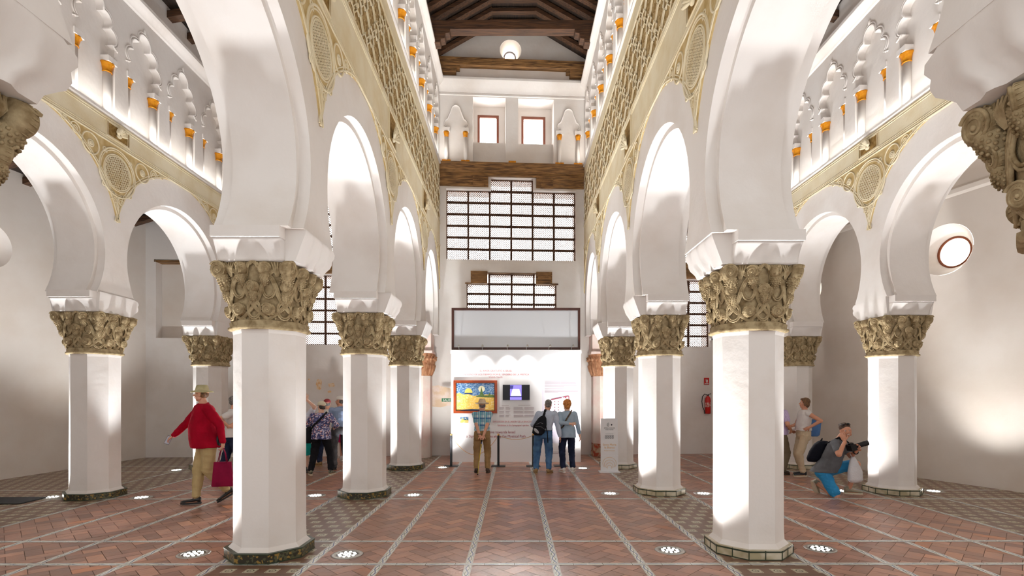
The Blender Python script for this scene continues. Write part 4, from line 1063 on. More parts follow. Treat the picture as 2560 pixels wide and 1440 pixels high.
texts = [('EL AMOR GRATUITO A ISRAEL', 1240, 929, 81, .058, ink_pale), ('UN SIGNO DE LOS TIEMPOS POR EL SENDERO DE LA MÍSTICA', 1239, 938, 167, .055, ink_pale), ('ברוכים הבאים', 1239, 945, 34, .065, ink_pale),
         ('EXPOSICIÓN EN EL JARDÍN DE LA SINAGOGA', 1283, 1056, 102, .055, ink_pale), ("Exhibition in the Synagogue's garden", 1283, 1065, 78, .055, ink_pale), ('love towards Israel', 1255, 1083, 66, .095, ink), ('a Sign of the Times along the Mystical Path', 1240, 1093.5, 148, .095, ink)]
for s_, cx_, by_, w_, z_, m_ in texts:
    text_mesh('lettering', s_, z_, m_, panel, pl(cx_, by_), width=w_ / F * ZP)
pr = MB()
def strip(px0, px1, py, h=.012):
    a = pl(px0, py); b_ = pl(px1, py); pr.box(a[0], b_[0], -.003, -.001, a[2] - h / 2, a[2] + h / 2)
rnd = random.Random(11)
for c0, c1 in ((1248, 1262), (1264, 1276), (1284, 1309), (1311, 1337)):
    for j in range(11):
        if j % 4 == 3: continue
        strip(c0, c1 - rnd.uniform(0, 4), 1018 + j * 2.4, .009)
strip(1254, 1272, 1014, .008); strip(1296, 1326, 1013, .008)
pr.build('fine_print', ink_grey, panel)
# right-hand map sheet
pr = MB(); a = pl(1355, 920); b_ = pl(1451, 1108); pr.box(a[0], b_[0], -.0018, -.0002, b_[2], a[2]); sheet = pr.build('map_sheet', lilac, panel)
pr = MB()
for j in range(5): strip(1362, 1447 - rnd.uniform(0, 8) if j < 4 else 1410, 953 + j * 3.4, .014)
for j in range(4): strip(1362, 1447 - rnd.uniform(0, 8) if j < 3 else 1396, 972 + j * 3.2, .014)
strip(1388, 1418, 987, .008); strip(1428, 1448, 1025, .008); strip(1428, 1450, 1028, .005); strip(1380, 1400, 1130, .01); strip(1380, 1396, 1134, .01)
pr.build('fine_print', ink_grey, sheet)
pr = MB()
def seg(a, b_, w, y=-.004):
    A = pl(*a); B = pl(*b_); pr.beam((A[0], y, A[2]), (B[0], y, B[2]), .003, w, (0, 1, 0)) if False else pr.tube([(A[0], y, A[2]), (B[0], y, B[2])], w / 2, 4)
seg((1378, 999), (1404, 994), .03); seg((1408, 993), (1422, 990), .03); seg((1422, 990), (1422, 1020), .025)
for i in range(2):
    for j in range(6): A = pl(1387 + i * 9, 1004 + j * 7); pr.ell((A[0], -.003, A[2]), (.012, .004, .012), n=8, m=6)
A = pl(1414, 994); pr.ell((A[0], -.003, A[2]), (.02, .004, .02), n=8, m=6)
pr.build('floor_plan', ink, sheet)
pr = MB()
for cx_, cy_, r in ((1392, 1000, .06), (1400, 999, .06), (1408, 998, .06), (1380, 1065, .35), (1440, 960, .4)):
    A = pl(cx_, cy_); n_ = 24
    pts = [(A[0] + r * math.cos(t), -.003, A[2] + r * math.sin(t)) for t in [PI * k / n_ for k in range(n_ + 1)] if pl(1355, 0)[0] < A[0] + r * math.cos(t) < 1.66 and A[2] + r * math.sin(t) < 2.4]
    if len(pts) > 2: pr.tube(pts, .006, 4)
pr.build('arch_drawing', mat('faint_violet', (196, 186, 214), .6), sheet)
# painting: sky with swirls, golden dome, moon, cypress, sandy wall
def pxr(px0, px1, py0, py1): a = pl(px0, py0); b_ = pl(px1, py1); return a[0] + .05, b_[0] + .05, b_[2], a[2]
x0, x1, z0, z1 = pxr(1134, 1243, 951, 1033)
pt = empty('framed_painting', ((x0 + x1) / 2, ZP, (z0 + z1) / 2)); tag(pt, 'framed painting of a golden dome and sandy wall under a swirling blue sky', 'painting')
hw, hh = (x1 - x0) / 2, (z1 - z0) / 2
mb = MB(); t = .06
for q in ((-hw, -hw + t, -hh, hh), (hw - t, hw, -hh, hh), (-hw + t, hw - t, hh - t, hh), (-hw + t, hw - t, -hh, -hh + t)):
    mb.box(q[0], q[1], -.045, 0, q[2], q[3])
mb.build('picture_frame', orange_frame, pt)
mb = MB()
for q in ((-hw + t, -hw + t + .015, -hh + t, hh - t), (hw - t - .015, hw - t, -hh + t, hh - t), (-hw + t, hw - t, hh - t - .015, hh - t), (-hw + t, hw - t, -hh + t, -hh + t + .012)): mb.box(q[0], q[1], -.035, -.004, q[2], q[3])
mb.build('inner_moulding', brown_frame, pt)
def paint(name, c1, c2, sc_, w=None):
    m = mat(name, c1, .5); nt, b = nodes(m); tc = nt.nodes.new('ShaderNodeTexCoord'); n = nt.nodes.new('ShaderNodeTexNoise'); n.inputs['Scale'].default_value = sc_; n.inputs['Distortion'].default_value = 2.6; n.inputs['Detail'].default_value = 3
    mp = nt.nodes.new('ShaderNodeMapping'); mp.inputs['Scale'].default_value = (1, 1, 2.2); r = nt.nodes.new('ShaderNodeValToRGB'); e = r.color_ramp.elements
    e[0].position = .38; e[1].position = .62; e[0].color = lin(c1); e[1].color = lin(c2)
    if w: q = e.new(.5); q.color = lin(w)
    nt.links.new(tc.outputs['Object'], mp.inputs[0]); nt.links.new(mp.outputs[0], n.inputs['Vector']); nt.links.new(n.outputs['Fac'], r.inputs[0]); nt.links.new(r.outputs[0], b.inputs['Base Color']); return m
sky_p = paint('painted_sky', (44, 92, 150), (176, 196, 214), 9, (86, 132, 176)); sand_p = paint('painted_sand', (246, 206, 96), (250, 226, 160), 8, (238, 190, 84)); tree_p = paint('painted_trees', (34, 84, 62), (120, 140, 60), 30)
gold_p = mat('painted_gold', (250, 212, 100), .5); moon_p = mat('painted_moon', (240, 234, 200), .5); blue_p = mat('painted_blue', (44, 70, 120), .5)
def canvas(parent, iw, ih, dtl=True):
    mb = MB(); mb.box(-iw, iw, -.012, 0, -ih, ih); cv = mb.build('canvas', sky_p, parent)
    def poly(pts, m, d, name): q = MB(); q.extrude(pts, lambda u, v, w: (u * iw, w, v * ih), -.012 - d, -.012, False); q.build(name, m, cv, fix=False)
    poly([(-1, -1), (1, -1), (1, .12), (.6, .17), (.1, .10), (-.1, .06), (-.35, .2), (-.62, .16), (-.8, .28), (-1, .22)], sand_p, .002, 'painted_wall')
    poly([(-.35 + .2 * math.cos(a), .28 + .33 * math.sin(a)) for a in [PI * k / 16 for k in range(17)]] , gold_p, .003, 'painted_dome')
    poly([(.32 + .17 * math.cos(a), .56 + .22 * math.sin(a)) for a in [2 * PI * k / 20 for k in range(20)]], moon_p, .003, 'painted_moon')
    poly([(0, -.02), (1, -.04), (1, .1), (.9, .12), (.86, .2), (.8, .1), (.72, .28), (.66, .1), (.45, .1), (.38, .3), (.31, .72), (.25, .3), (.2, .12), (.1, .08)], tree_p, .004, 'painted_trees')
    poly([(-.54, .2), (-.16, .2), (-.16, .27), (-.54, .27)], blue_p, .004, 'painted_drum')
    if dtl:
        poly([(-1, -1), (.4, -1), (.3, -.9), (-.2, -.87), (-.7, -.94)], blue_p, .005, 'painted_shadow')
        for i in range(4):
            for j in range(2): u, v = -.62 + i * .09, -.25 - j * .14; poly([(u, v), (u + .02, v), (u + .02, v + .04), (u, v + .04)], tree_p, .004, 'painted_window')
canvas(pt, hw - t, hh - t)
x0, x1, z0, z1 = pxr(1151, 1171, 1043, 1057); ps = empty('small_print', ((x0 + x1) / 2, ZP, (z0 + z1) / 2)); tag(ps, 'small unframed print of the same dome scene below the framed painting', 'print'); canvas(ps, (x1 - x0) / 2, (z1 - z0) / 2, False)
# television showing an open scroll
x0, x1, z0, z1 = pxr(1257, 1324, 962, 1000); tv = empty('wall_screen', ((x0 + x1) / 2, ZP, (z0 + z1) / 2)); tag(tv, 'wall screen showing an unrolled parchment scroll, right of the framed painting', 'screen')
hw, hh = (x1 - x0) / 2, (z1 - z0) / 2
mb = MB(); mb.box(-hw, hw, -.05, 0, -hh, hh); mb.build('screen_case', black, tv)
em = lambda n, c, s_: mat(n, c, .5, emit=(c, s_))
def q4(name, pts, m, y=-.053): mb = MB(); mb.add([(u * hw, y, v * hh) for u, v in pts], [tuple(range(len(pts)))]); return mb.build(name, m, tv)
q4('screen_picture', [(-.98, -.96), (.98, -.96), (.98, .96), (-.98, .96)], em('screen_dark', (16, 18, 26), .3), -.051)
q4('screen_image', [(-.46, -.98), (.4, -.98), (.4, .96), (-.46, .96)], em('screen_violet', (120, 110, 200), 1.2), -.052)
q4('screen_image', [(-.40, -.45), (.36, -.45), (.22, .42), (-.26, .42)], em('screen_paper', (240, 240, 255), 1.6)); q4('screen_image', [(-.46, -.62), (.4, -.62), (.4, -.48), (-.46, -.48)], em('screen_navy', (40, 40, 90), 1.0), -.054)
q4('screen_image', [(-.46, .45), (-.26, .45), (-.2, .9), (-.46, .92)], em('screen_navy2', (50, 50, 110), 1.0), -.054)
# framed translucent screen on top of the panel
fs = empty('framed_screen', (.05, ZP + .10, 2.90)); tag(fs, 'wide brown-framed pale screen resting on top of the exhibition panel', 'screen')
mb = MB(); t = .06; W_, Ht = 1.665, 1.08
for q in ((-W_, -W_ + t, 0, Ht), (W_ - t, W_, 0, Ht), (-W_ + t, W_ - t, Ht - t, Ht), (-W_ + t, W_ - t, 0, t)): mb.box(q[0], q[1], -.03, .05, q[2], q[3])
mb.build('screen_frame', brown_frame, fs)
mb = MB(); mb.box(-W_ + t, W_ - t, .02, .03, t, Ht - t); mb.build('screen_sheet', mat('satin_sheet', (214, 216, 220), .32, .35, spec=.6), fs)
# picture lamps on arms along the top of the panel
lamp0 = None
for k, px in enumerate((1148, 1206, 1268, 1316, 1372, 1428)):
    x = X(px, ZP)
    if lamp0 is None:
        lamp0 = empty('picture_lamp'); o = lamp0
        mb = MB(); mb.tube([(0, .02, 0), (.0, -.08, .06), (.02, -.26, .10)], .007, 6); mb.build('lamp_arm', steel, o)
        mb = MB(); mb.lathe([(.001, .03), (.018, .025), (.03, -.01), (.034, -.03)], 14, c=(.02, -.27, .09)); mb.build('lamp_head', steel, o)
    else: o = copy_tree(bpy.data.objects['picture_lamp'])
    o.location = (x, ZP - .01, 2.88); tag(o, 'small picture lamp on the panel top, %s from the left' % ('first', 'second', 'third', 'fourth', 'fifth', 'sixth')[k], 'lamp', 'picture lamps along the panel top')
    ld = bpy.data.lights.new('lamp_beam', 'SPOT'); ld.energy = 13; ld.spot_size = math.radians(80); ld.spot_blend = .8; ld.shadow_soft_size = .03; ld.color = (1, .97, .93)
    lo = link('lamp_beam', ld, o, (.02, -.27, .04)); lo.rotation_euler = (.35, 0, 0)
# barrier posts and ropes
PO = [(1128, 12.5), (1246, 12.5), (1333, 12.5), (1402, 12.55)]; p0 = None; tops = []
for k, (px, z) in enumerate(PO):
    if p0 is None:
        p0 = empty('barrier_post'); o = p0
        mb = MB(); mb.box(-.027, .027, -.027, .027, .012, .74); mb.build('post', black, o); mb = MB(); mb.box(-.17, .17, -.15, .15, 0, .012); mb.build('foot_plate', black, o)
        mb = MB(); mb.ell((0, 0, .765), (.03, .03, .028), n=10, m=8); mb.build('finial', mat('brass_knob', (206, 160, 96), .4, .5), o)
    else: o = copy_tree(bpy.data.objects['barrier_post'])
    o.location = (X(px, z), z, 0); tops.append((X(px, z), z, .75))
    tag(o, 'black barrier post, %s' % ('leftmost, left of the man in the checked shirt', 'just right of the man in the checked shirt', 'beside the man with the backpack', 'behind the couple, rightmost of the four')[k], 'barrier post', 'black rope barrier posts')
rope_m = mat('cream_rope', (216, 178, 140), .8)
for k, sag in ((0, .47), (1, .10)):
    a, b_ = Vector(tops[k]), Vector(tops[k + 1]); mb = MB()
    mb.tube([(a.lerp(b_, t)) + Vector((0, 0, -sag * 4 * t * (1 - t))) for t in [i / 24 for i in range(25)]], .008, 6)
    tag(mb.build('barrier_rope', rope_m), ('deeply sagging cord behind the man in the checked shirt', 'nearly taut cord between the second and third barrier posts')[k], 'rope', 'ropes of the barrier')
# information stand
zs = 11.55; sx = X(1523, zs); st = empty('information_stand', (sx, zs, 0)); tag(st, 'slim white information stand with gold lettering in front of the third right column', 'sign stand')
mb = MB(); mb.box(-.19, .19, -.02, .02, .02, 1.20); mb.box(-.195, .195, -.03, -.018, .02, .38); mb.box(-.192, .192, -.027, -.018, .40, .70); mb.build('board', white_board, st); mb = MB(); mb.box(-.23, .23, -.12, .12, 0, .02); mb.build('foot_plate', white_board, st)
gold_ink = mat('gold_ink', (222, 176, 110), .5); dk = mat('dark_ink', (66, 66, 70), .5)
text_mesh('lettering', 'ESTRELLA DE DAVID', .034, dk, st, (0, -.022, .975), width=.24); text_mesh('lettering', 'STAR OF DAVID', .028, dk, st, (0, -.022, .94), width=.18)
text_mesh('lettering', 'Santa María\nla Blanca', .062, gold_ink, st, (0, -.029, .595), width=.30); text_mesh('lettering', 'Antigua Sinagoga', .028, gold_ink, st, (0, -.029, .475), width=.24)
mb = MB(); mb.box(-.09, .09, -.024, -.02, .855, .859)
for i in range(4):
    for j in range(2): mb.tube([(-.075 + i * .05 + .018 * math.cos(a), -.022, .81 - j * .042 + .016 * math.sin(a)) for a in [2 * PI * k / 10 for k in range(10)]], .0045, 4, closed=True)
for r in (.02, .04, .06): mb.tube([(-.07 + r * math.cos(a), -.022, 1.06 + r * math.sin(a)) for a in [-.9 + 1.8 * k / 8 for k in range(9)]], .004, 4)
mb.ell((.05, -.022, 1.06), (.016, .004, .02), n=8, m=6); mb.build('symbols', dk, st)
mb = MB()
for r, z in ((.15, .20), (.115, .17), (.08, .14), (.05, .11)): mb.tube([(r * math.cos(a), -.032, z + r * .9 * math.sin(a)) for a in [-.6 + (PI + 1.2) * k / 24 for k in range(25)]], .0035, 4)
mb.build('ring_emblem', gold_ink, st)
# fire extinguisher, its sign, exit sign, security camera
def wp(u, v, d=0): return ME @ Vector((u, d, v))
zz = 15.1; ux = X(1769, zz); red = mat('signal_red', (196, 24, 22), .3); wht = mat('sign_white', (240, 240, 236), .5)
ex = empty('fire_extinguisher', wp(ux, 1.72 - (1032 - 988) / F * zz - .03, -.10)); tag(ex, 'red fire extinguisher hanging on the end wall of the right aisle', 'fire extinguisher')
mb = MB(); mb.lathe([(.001, 0), (.07, .005), (.082, .02), (.084, .40), (.07, .47), (.035, .51), (.028, .53)], 22); mb.build('cylinder_body', red, ex)
mb = MB(); mb.lathe([(.03, .52), (.03, .56), (.001, .565)], 12); mb.beam((0, 0, .56), (.09, -.02, .60), .02, .012); mb.beam((0, 0, .555), (.09, -.02, .565), .02, .01); mb.build('valve', black, ex)
mb = MB(); mb.tube([(-.02, 0, .55), (-.10, -.02, .58), (-.17, -.03, .50), (-.185, -.03, .36), (-.16, -.02, .2), (-.11, -.02, .10)], .012, 8); mb.cone((-.11, -.02, .10), (-.10, -.02, .02), .014, .02); mb.build('hose', black, ex)
mb = MB(); mb.lathe([(.0852, .20), (.0852, .33)], 22); mb.build('instruction_label', mat('printed_label', (226, 190, 180), .5, noise=((190, 40, 36), 30, .45, .55)), ex)
mb = MB(); mb.box(-.05, .05, .07, .10, .30, .46); mb.build('wall_bracket', black, ex)
sg_ = empty('extinguisher_sign', wp(ux, H + (988 - 953) / F * zz, -.01)); tag(sg_, 'small red sign with white extinguisher symbol above the fire extinguisher', 'sign')
mb = MB(); mb.box(-.075, .075, -.006, .006, -.10, .10); mb.build('sign_plate', red, sg_)
mb = MB(); mb.lathe([(.001, -.04), (.024, -.035), (.024, .03), (.012, .05), (.001, .052)], 12, c=(.01, -.008, 0)); mb.tube([(.0, -.01, .055), (-.03, -.01, .05), (-.035, -.01, -.01)], .005, 5); mb.box(-.055, .055, -.009, -.006, -.082, -.06); mb.build('pictogram', wht, sg_)
ss = empty('exit_sign', (X(1117, 14.15), 14.15, Hh(1000, 14.15))); tag(ss, 'small green SALIDA exit sign half behind the exhibition panel', 'sign')
mb = MB(); mb.box(-.14, .20, -.008, .008, -.045, .045); mb.build('sign_plate', mat('sign_green', (24, 110, 66), .5), ss); text_mesh('lettering', 'SALIDA', .085, wht, ss, (.04, -.010, -.03), width=.30)
mb = MB(); mb.beam((0, .0, .0), (0, .30, .0), .02, .02); mb.build('wall_bracket', steel, ss)
sc_m = empty('security_camera', wp(X(1776, 15.15), H + (988 - 850) / F * 15.15, -.12)); tag(sc_m, 'small white security camera under the right aisle grille', 'camera')
mb = MB(); mb.beam((0, .12, .02), (0, -.06, 0), .06, .06); mb.build('camera_body', wht, sc_m); mb = MB(); mb.ell((0, -.07, 0), (.03, .02, .03)); mb.build('camera_lens', black, sc_m)
# patches of old painted plaster on the left aisle end wall
ochre = mat('old_ochre_plaster', (232, 190, 140), .9, noise=((246, 226, 200), 12, .45, .55))
def blob(px0, px1, py0, py1, seed):
    z = 14.45; r = random.Random(seed); n = 18; cx_, cz_ = X((px0 + px1) / 2, z), Hh((py0 + py1) / 2, z); a, b_ = (px1 - px0) / 2 / F * z, (py1 - py0) / 2 / F * z
    pts = [(cx_ + a * math.copysign(abs(math.cos(t)) ** .6, math.cos(t)) * r.uniform(.7, 1), cz_ + b_ * math.copysign(abs(math.sin(t)) ** .6, math.sin(t)) * r.uniform(.75, 1)) for t in [2 * PI * k / n for k in range(n)]]
    mb = MB(); mb.extrude(pts, lambda u, v, w: wp(u, v, w), -.004, .002, False); TR[0] += 1; struct(mb.build('trim_%d' % (TR[0] + 100), ochre, fix=False), 'patch of old ochre plaster on the left aisle end wall')
blob(787, 803, 945, 977, 1); blob(817, 834, 957, 968, 2); blob(768, 774, 946, 951, 3); blob(816, 826, 976, 982, 4)
mb = MB(); mb.add([wp(-2.6, 1.95, -.004), wp(-2.16, 2.0, -.004), wp(-1.75, 1.9, -.004), wp(-1.7, 1.45, -.004), wp(-2.1, 1.38, -.004), wp(-2.6, 1.42, -.004)], [(0, 1, 2, 3, 4, 5)]); struct(mb.build('trim_120', mat('stained_plaster', (232, 206, 176), .9, noise=((244, 226, 214), 4, .45, .6)), fix=False), 'stained old plaster behind the left pilaster')
# black mat
mb = MB(); mb.box(-.95, .75, -.28, .26, 0, .012); mt = mb.build('floor_mat', mat('black_rubber', (26, 26, 28), .9, bump=(200, .3, .004))); mt.location = (-8.55, 8.38, .0035); mt.rotation_euler = (0, 0, .03); tag(mt, 'black floor mat by the left edge, beside the leftmost column', 'mat')
# long low mat edge near the right column
# ------------------------------------------------------------ people
def V(*a): return Vector(a)
skin_m = [mat('skin_%d' % i, c, .5, spec=.35, bump=(40, .08, .004)) for i, c in enumerate([(226, 180, 156), (216, 162, 136), (206, 148, 120), (232, 190, 166)])]
def cloth(name, c, c2=None, s=6): return mat(name, c, .85, spec=.15, noise=(c2, s, .35, .65) if c2 else None, bump=(9, .5, .03))
def plaid_mat():
    m = mat('checked_cotton', (60, 130, 160), .85, bump=(9, .4, .02)); nt, b = nodes(m); tc = nt.nodes.new('ShaderNodeTexCoord'); sp = nt.nodes.new('ShaderNodeSeparateXYZ'); nt.links.new(tc.outputs['Object'], sp.inputs[0])
    def bands(sock, per, w, off=0):
        a = nt.nodes.new('ShaderNodeMath'); a.operation = 'ADD'; a.inputs[1].default_value = off; nt.links.new(sock, a.inputs[0])
        d = nt.nodes.new('ShaderNodeMath'); d.operation = 'DIVIDE'; d.inputs[1].default_value = per; nt.links.new(a.outputs[0], d.inputs[0])
        f = nt.nodes.new('ShaderNodeMath'); f.operation = 'FRACT'; nt.links.new(d.outputs[0], f.inputs[0])
        l = nt.nodes.new('ShaderNodeMath'); l.operation = 'LESS_THAN'; l.inputs[1].default_value = w; nt.links.new(f.outputs[0], l.inputs[0]); return l.outputs[0]
    def mixc(f, a, c, k_=1.0):
        k = nt.nodes.new('ShaderNodeMix'); k.data_type = 'RGBA'
        mu = nt.nodes.new('ShaderNodeMath'); mu.operation = 'MULTIPLY'; mu.inputs[1].default_value = k_; nt.links.new(f, mu.inputs[0]); nt.links.new(mu.outputs[0], k.inputs[0])
        if isinstance(a, tuple): k.inputs[6].default_value = lin(a)
        else: nt.links.new(a, k.inputs[6])
        k.inputs[7].default_value = lin(c); return k.outputs[2]
    c = mixc(bands(sp.outputs[0], .13, .55, 5.02), (206, 220, 222), (74, 150, 172), .8)
    c = mixc(bands(sp.outputs[2], .15, .5, 5.02), c, (66, 142, 168), .6)
    c = mixc(bands(sp.outputs[2], .15, .18, 5.10), c, (20, 84, 140), .9); c = mixc(bands(sp.outputs[0], .13, .10, 5.0), c, (214, 224, 222), .8); c = mixc(bands(sp.outputs[0], .13, .12, 5.07), c, (30, 92, 140), .7)
    nt.links.new(c, b.inputs['Base Color']); return m
def floral_mat():
    m = mat('floral_cotton', (90, 90, 140), .85, bump=(9, .4, .02)); nt, b = nodes(m); tc = nt.nodes.new('ShaderNodeTexCoord'); v = nt.nodes.new('ShaderNodeTexVoronoi'); v.inputs['Scale'].default_value = 46; nt.links.new(tc.outputs['Object'], v.inputs['Vector'])
    sp = nt.nodes.new('ShaderNodeSeparateColor'); nt.links.new(v.outputs['Color'], sp.inputs[0]); r = nt.nodes.new('ShaderNodeValToRGB'); r.color_ramp.interpolation = 'CONSTANT'; e = r.color_ramp.elements
    e[0].color = lin((62, 64, 108)); e[1].position = .36; e[1].color = lin((112, 116, 164)); q = e.new(.58); q.color = lin((214, 206, 222)); q = e.new(.78); q.color = lin((224, 160, 150)); q = e.new(.88); q.color = lin((58, 58, 98))
    nt.links.new(sp.outputs[0], r.inputs[0]); nt.links.new(r.outputs[0], b.inputs['Base Color']); return m
def stripe_mat():
    m = mat('striped_shirt', (196, 178, 222), .85); nt, b = nodes(m); tc = nt.nodes.new('ShaderNodeTexCoord'); w = nt.nodes.new('ShaderNodeTexWave'); w.inputs['Scale'].default_value = 16; nt.links.new(tc.outputs['Object'], w.inputs[0])
    r = nt.nodes.new('ShaderNodeValToRGB'); r.color_ramp.elements[0].color = lin((168, 140, 196)); r.color_ramp.elements[1].color = lin((222, 210, 238)); nt.links.new(w.outputs[0], r.inputs[0]); nt.links.new(r.outputs[0], b.inputs['Base Color']); return m
hair_mats = {'grey': mat('grey_hair', (132, 128, 124), .6, noise=((86, 82, 80), 40, .4, .6), bump=(60, .6, .01)), 'brown': mat('brown_hair', (120, 82, 44), .55, noise=((70, 44, 24), 40, .4, .6), bump=(60, .6, .01)),
             'ginger': mat('ginger_hair', (222, 150, 72), .55, noise=((170, 100, 40), 40, .4, .6), bump=(50, .8, .015)), 'dark': mat('dark_hair', (44, 34, 30), .5, bump=(60, .6, .01)), 'auburn': mat('short_brown_hair', (84, 56, 36), .55, noise=((50, 32, 20), 30, .4, .6), bump=(60, .8, .01))}
eye_w = mat('eye_white', (236, 232, 226), .3); eye_d = mat('eye_dark', (46, 34, 28), .2); lip_m = mat('lips', (176, 92, 84), .5); teeth_m = mat('teeth', (238, 232, 222), .3)

from mathutils import noise as mnoise
def remesh(mb, name, m, parent, vox, it=2, fold=0.0):
    me = mb.mesh(name + '_src', m); o = bpy.data.objects.new('tmp', me); COL.objects.link(o)
    r = o.modifiers.new('r', 'REMESH'); r.mode = 'VOXEL'; r.voxel_size = vox; r.use_smooth_shade = True
    if it: s = o.modifiers.new('s', 'SMOOTH'); s.iterations = it; s.factor = .5
    bpy.context.view_layer.update()
    me2 = bpy.data.meshes.new_from_object(o.evaluated_get(bpy.context.evaluated_depsgraph_get()))
    bpy.data.objects.remove(o); bpy.data.meshes.remove(me); me2.name = name
    if fold:          # cloth folds: pushed along the normal, longer downwards than across
        nv = len(me2.vertices); nr = [0.0] * (nv * 3); me2.vertices.foreach_get('normal', nr) if False else me2.vertex_normals.foreach_get('vector', nr); cs = [0.0] * (nv * 3); me2.vertices.foreach_get('co', cs)
        for i in range(nv):
            c = Vector(cs[3 * i:3 * i + 3]); q = mnoise.noise(Vector((c.x * 11, c.y * 11, c.z * 6 + 3))) + .6 * mnoise.noise(Vector((c.x * 5 + c.z * 16, c.y * 7, c.z * 17)))
            for k in range(3): cs[3 * i + k] += nr[3 * i + k] * q * fold
        me2.vertices.foreach_set('co', cs); me2.update()
    me2.polygons.foreach_set('use_smooth', [True] * len(me2.polygons))
    return link(name, me2, parent)
def ik(a, c, l1, l2, hint):
    """middle joint of a two-bone chain from a to c bending towards hint; returns (mid, end)"""
    a, c, hint = Vector(a), Vector(c), Vector(hint); d = c - a; D = min(d.length, (l1 + l2) * .999); d.normalize(); c = a + d * D
    x = (l1 * l1 - l2 * l2 + D * D) / (2 * D); h = math.sqrt(max(0, l1 * l1 - x * x)); n = hint - d * hint.dot(d); n.normalize(); return a + d * x + n * h, c
def Rz(yaw): return Matrix.Rotation(yaw, 3, 'Z')

def hand(mb, w, d, n, side, curl=.5, s=1.0, spread=.10, thumb_in=.3):
    """hand from wrist w, pointing d, palm facing n; side +1: thumb on the d x n side"""
    w, d, n = Vector(w), Vector(d).normalized(), Vector(n); n = (n - d * n.dot(d)).normalized(); t = d.cross(n) * side
    R = Matrix((t, d, n)).transposed()
    mb.cone(w - d * .02, w + d * .02, .024 * s, .026 * s)
    mb.ell(w + d * .055 * s, (.040 * s, .055 * s, .016 * s), R)
    for i, (off, L) in enumerate(((.033, .070), (.011, .080), (-.011, .074), (-.032, .058))):
        b = w + d * (.092 - abs(off) * .25) * s + t * off * s; ang = (off / .033) * spread; dd = (d + t * ang).normalized()
        p = b; c = 0
        for k, fr in enumerate((.45, .32, .23)):
            c += curl * (.55 if k == 0 else .75); q = p + (dd * math.cos(c) + n * math.sin(c)) * L * fr * s; r = (.0088 - .0008 * k) * s; mb.cone(p, q, r, r - .0006 * s, n=8); p = q
    b = w + d * .03 * s + t * .030 * s; q = b + (t * .75 + d * .55 + n * thumb_in).normalized() * .040 * s; mb.cone(b, q, .0125 * s, .0105 * s, n=8)
    q2 = q + (t * .25 + d * .85 + n * (thumb_in + .25)).normalized() * .030 * s; mb.cone(q, q2, .0102 * s, .0085 * s, n=8)

def head(mb, hc, yaw, pitch, s, roll=0.0, age=1.0):
    R = (Matrix.Rotation(yaw, 3, 'Z') @ Matrix.Rotation(roll, 3, 'Y') @ Matrix.Rotation(pitch, 3, 'X')); f = lambda x, y, z: Vector(hc) + R @ (Vector((x, y, z)) * s)
    mb.ell(f(0, -.012, .035), (.076 * s, .094 * s, .085 * s), R, 20, 14); mb.ell(f(0, .018, -.03), (.060 * s, .070 * s, .078 * s), R, 18, 12); mb.ell(f(0, .050, -.086), (.030 * s, .028 * s, .024 * s), R)
    mb.ell(f(0, .062, .022), (.055 * s, .020 * s, .014 * s), R)                     # brow
    mb.cone(f(0, .084, .010), f(0, .104, -.024), .009 * s, .014 * s, 8); mb.ell(f(-.011, .094, -.028), .009 * s); mb.ell(f(.011, .094, -.028), .009 * s)
    for q in (-1, 1): mb.ell(f(q * .038, .058, -.030), (.024 * s, .020 * s, .024 * s), R); mb.ell(f(q * .077, -.004, -.008), (.010 * s, .020 * s, .032 * s), R); mb.ell(f(q * .055, .01, -.065), (.02 * s, .035 * s, .03 * s), R)
    mb.ell(f(0, .080, -.052), (.024 * s, .010 * s, .007 * s), R); mb.ell(f(0, .077, -.064), (.020 * s, .011 * s, .008 * s), R)
    return R, f
def eyes(root, body, f, R, s, smile=False):
    for q in (-1, 1):
        mb = MB(); mb.ell(f(q * .031, .074, .004), (.013 * s, .010 * s, .008 * s), R, 10, 8); e = mb.build('eye', eye_w, body); mb = MB(); mb.ell(f(q * .031, .0815, .004), (.0058 * s, .0045 * s, .0062 * s), R, 8, 6); mb.build('iris', eye_d, e)
    mb = MB(); mb.ell(f(0, .087, -.056), (.026 * s, .006 * s, .0075 * s), R, 12, 8); o = mb.build('mouth', lip_m, body)
    if smile: mb = MB(); mb.ell(f(0, .091, -.055), (.022 * s, .005 * s, .006 * s), R, 12, 8); mb.build('teeth', teeth_m, o)
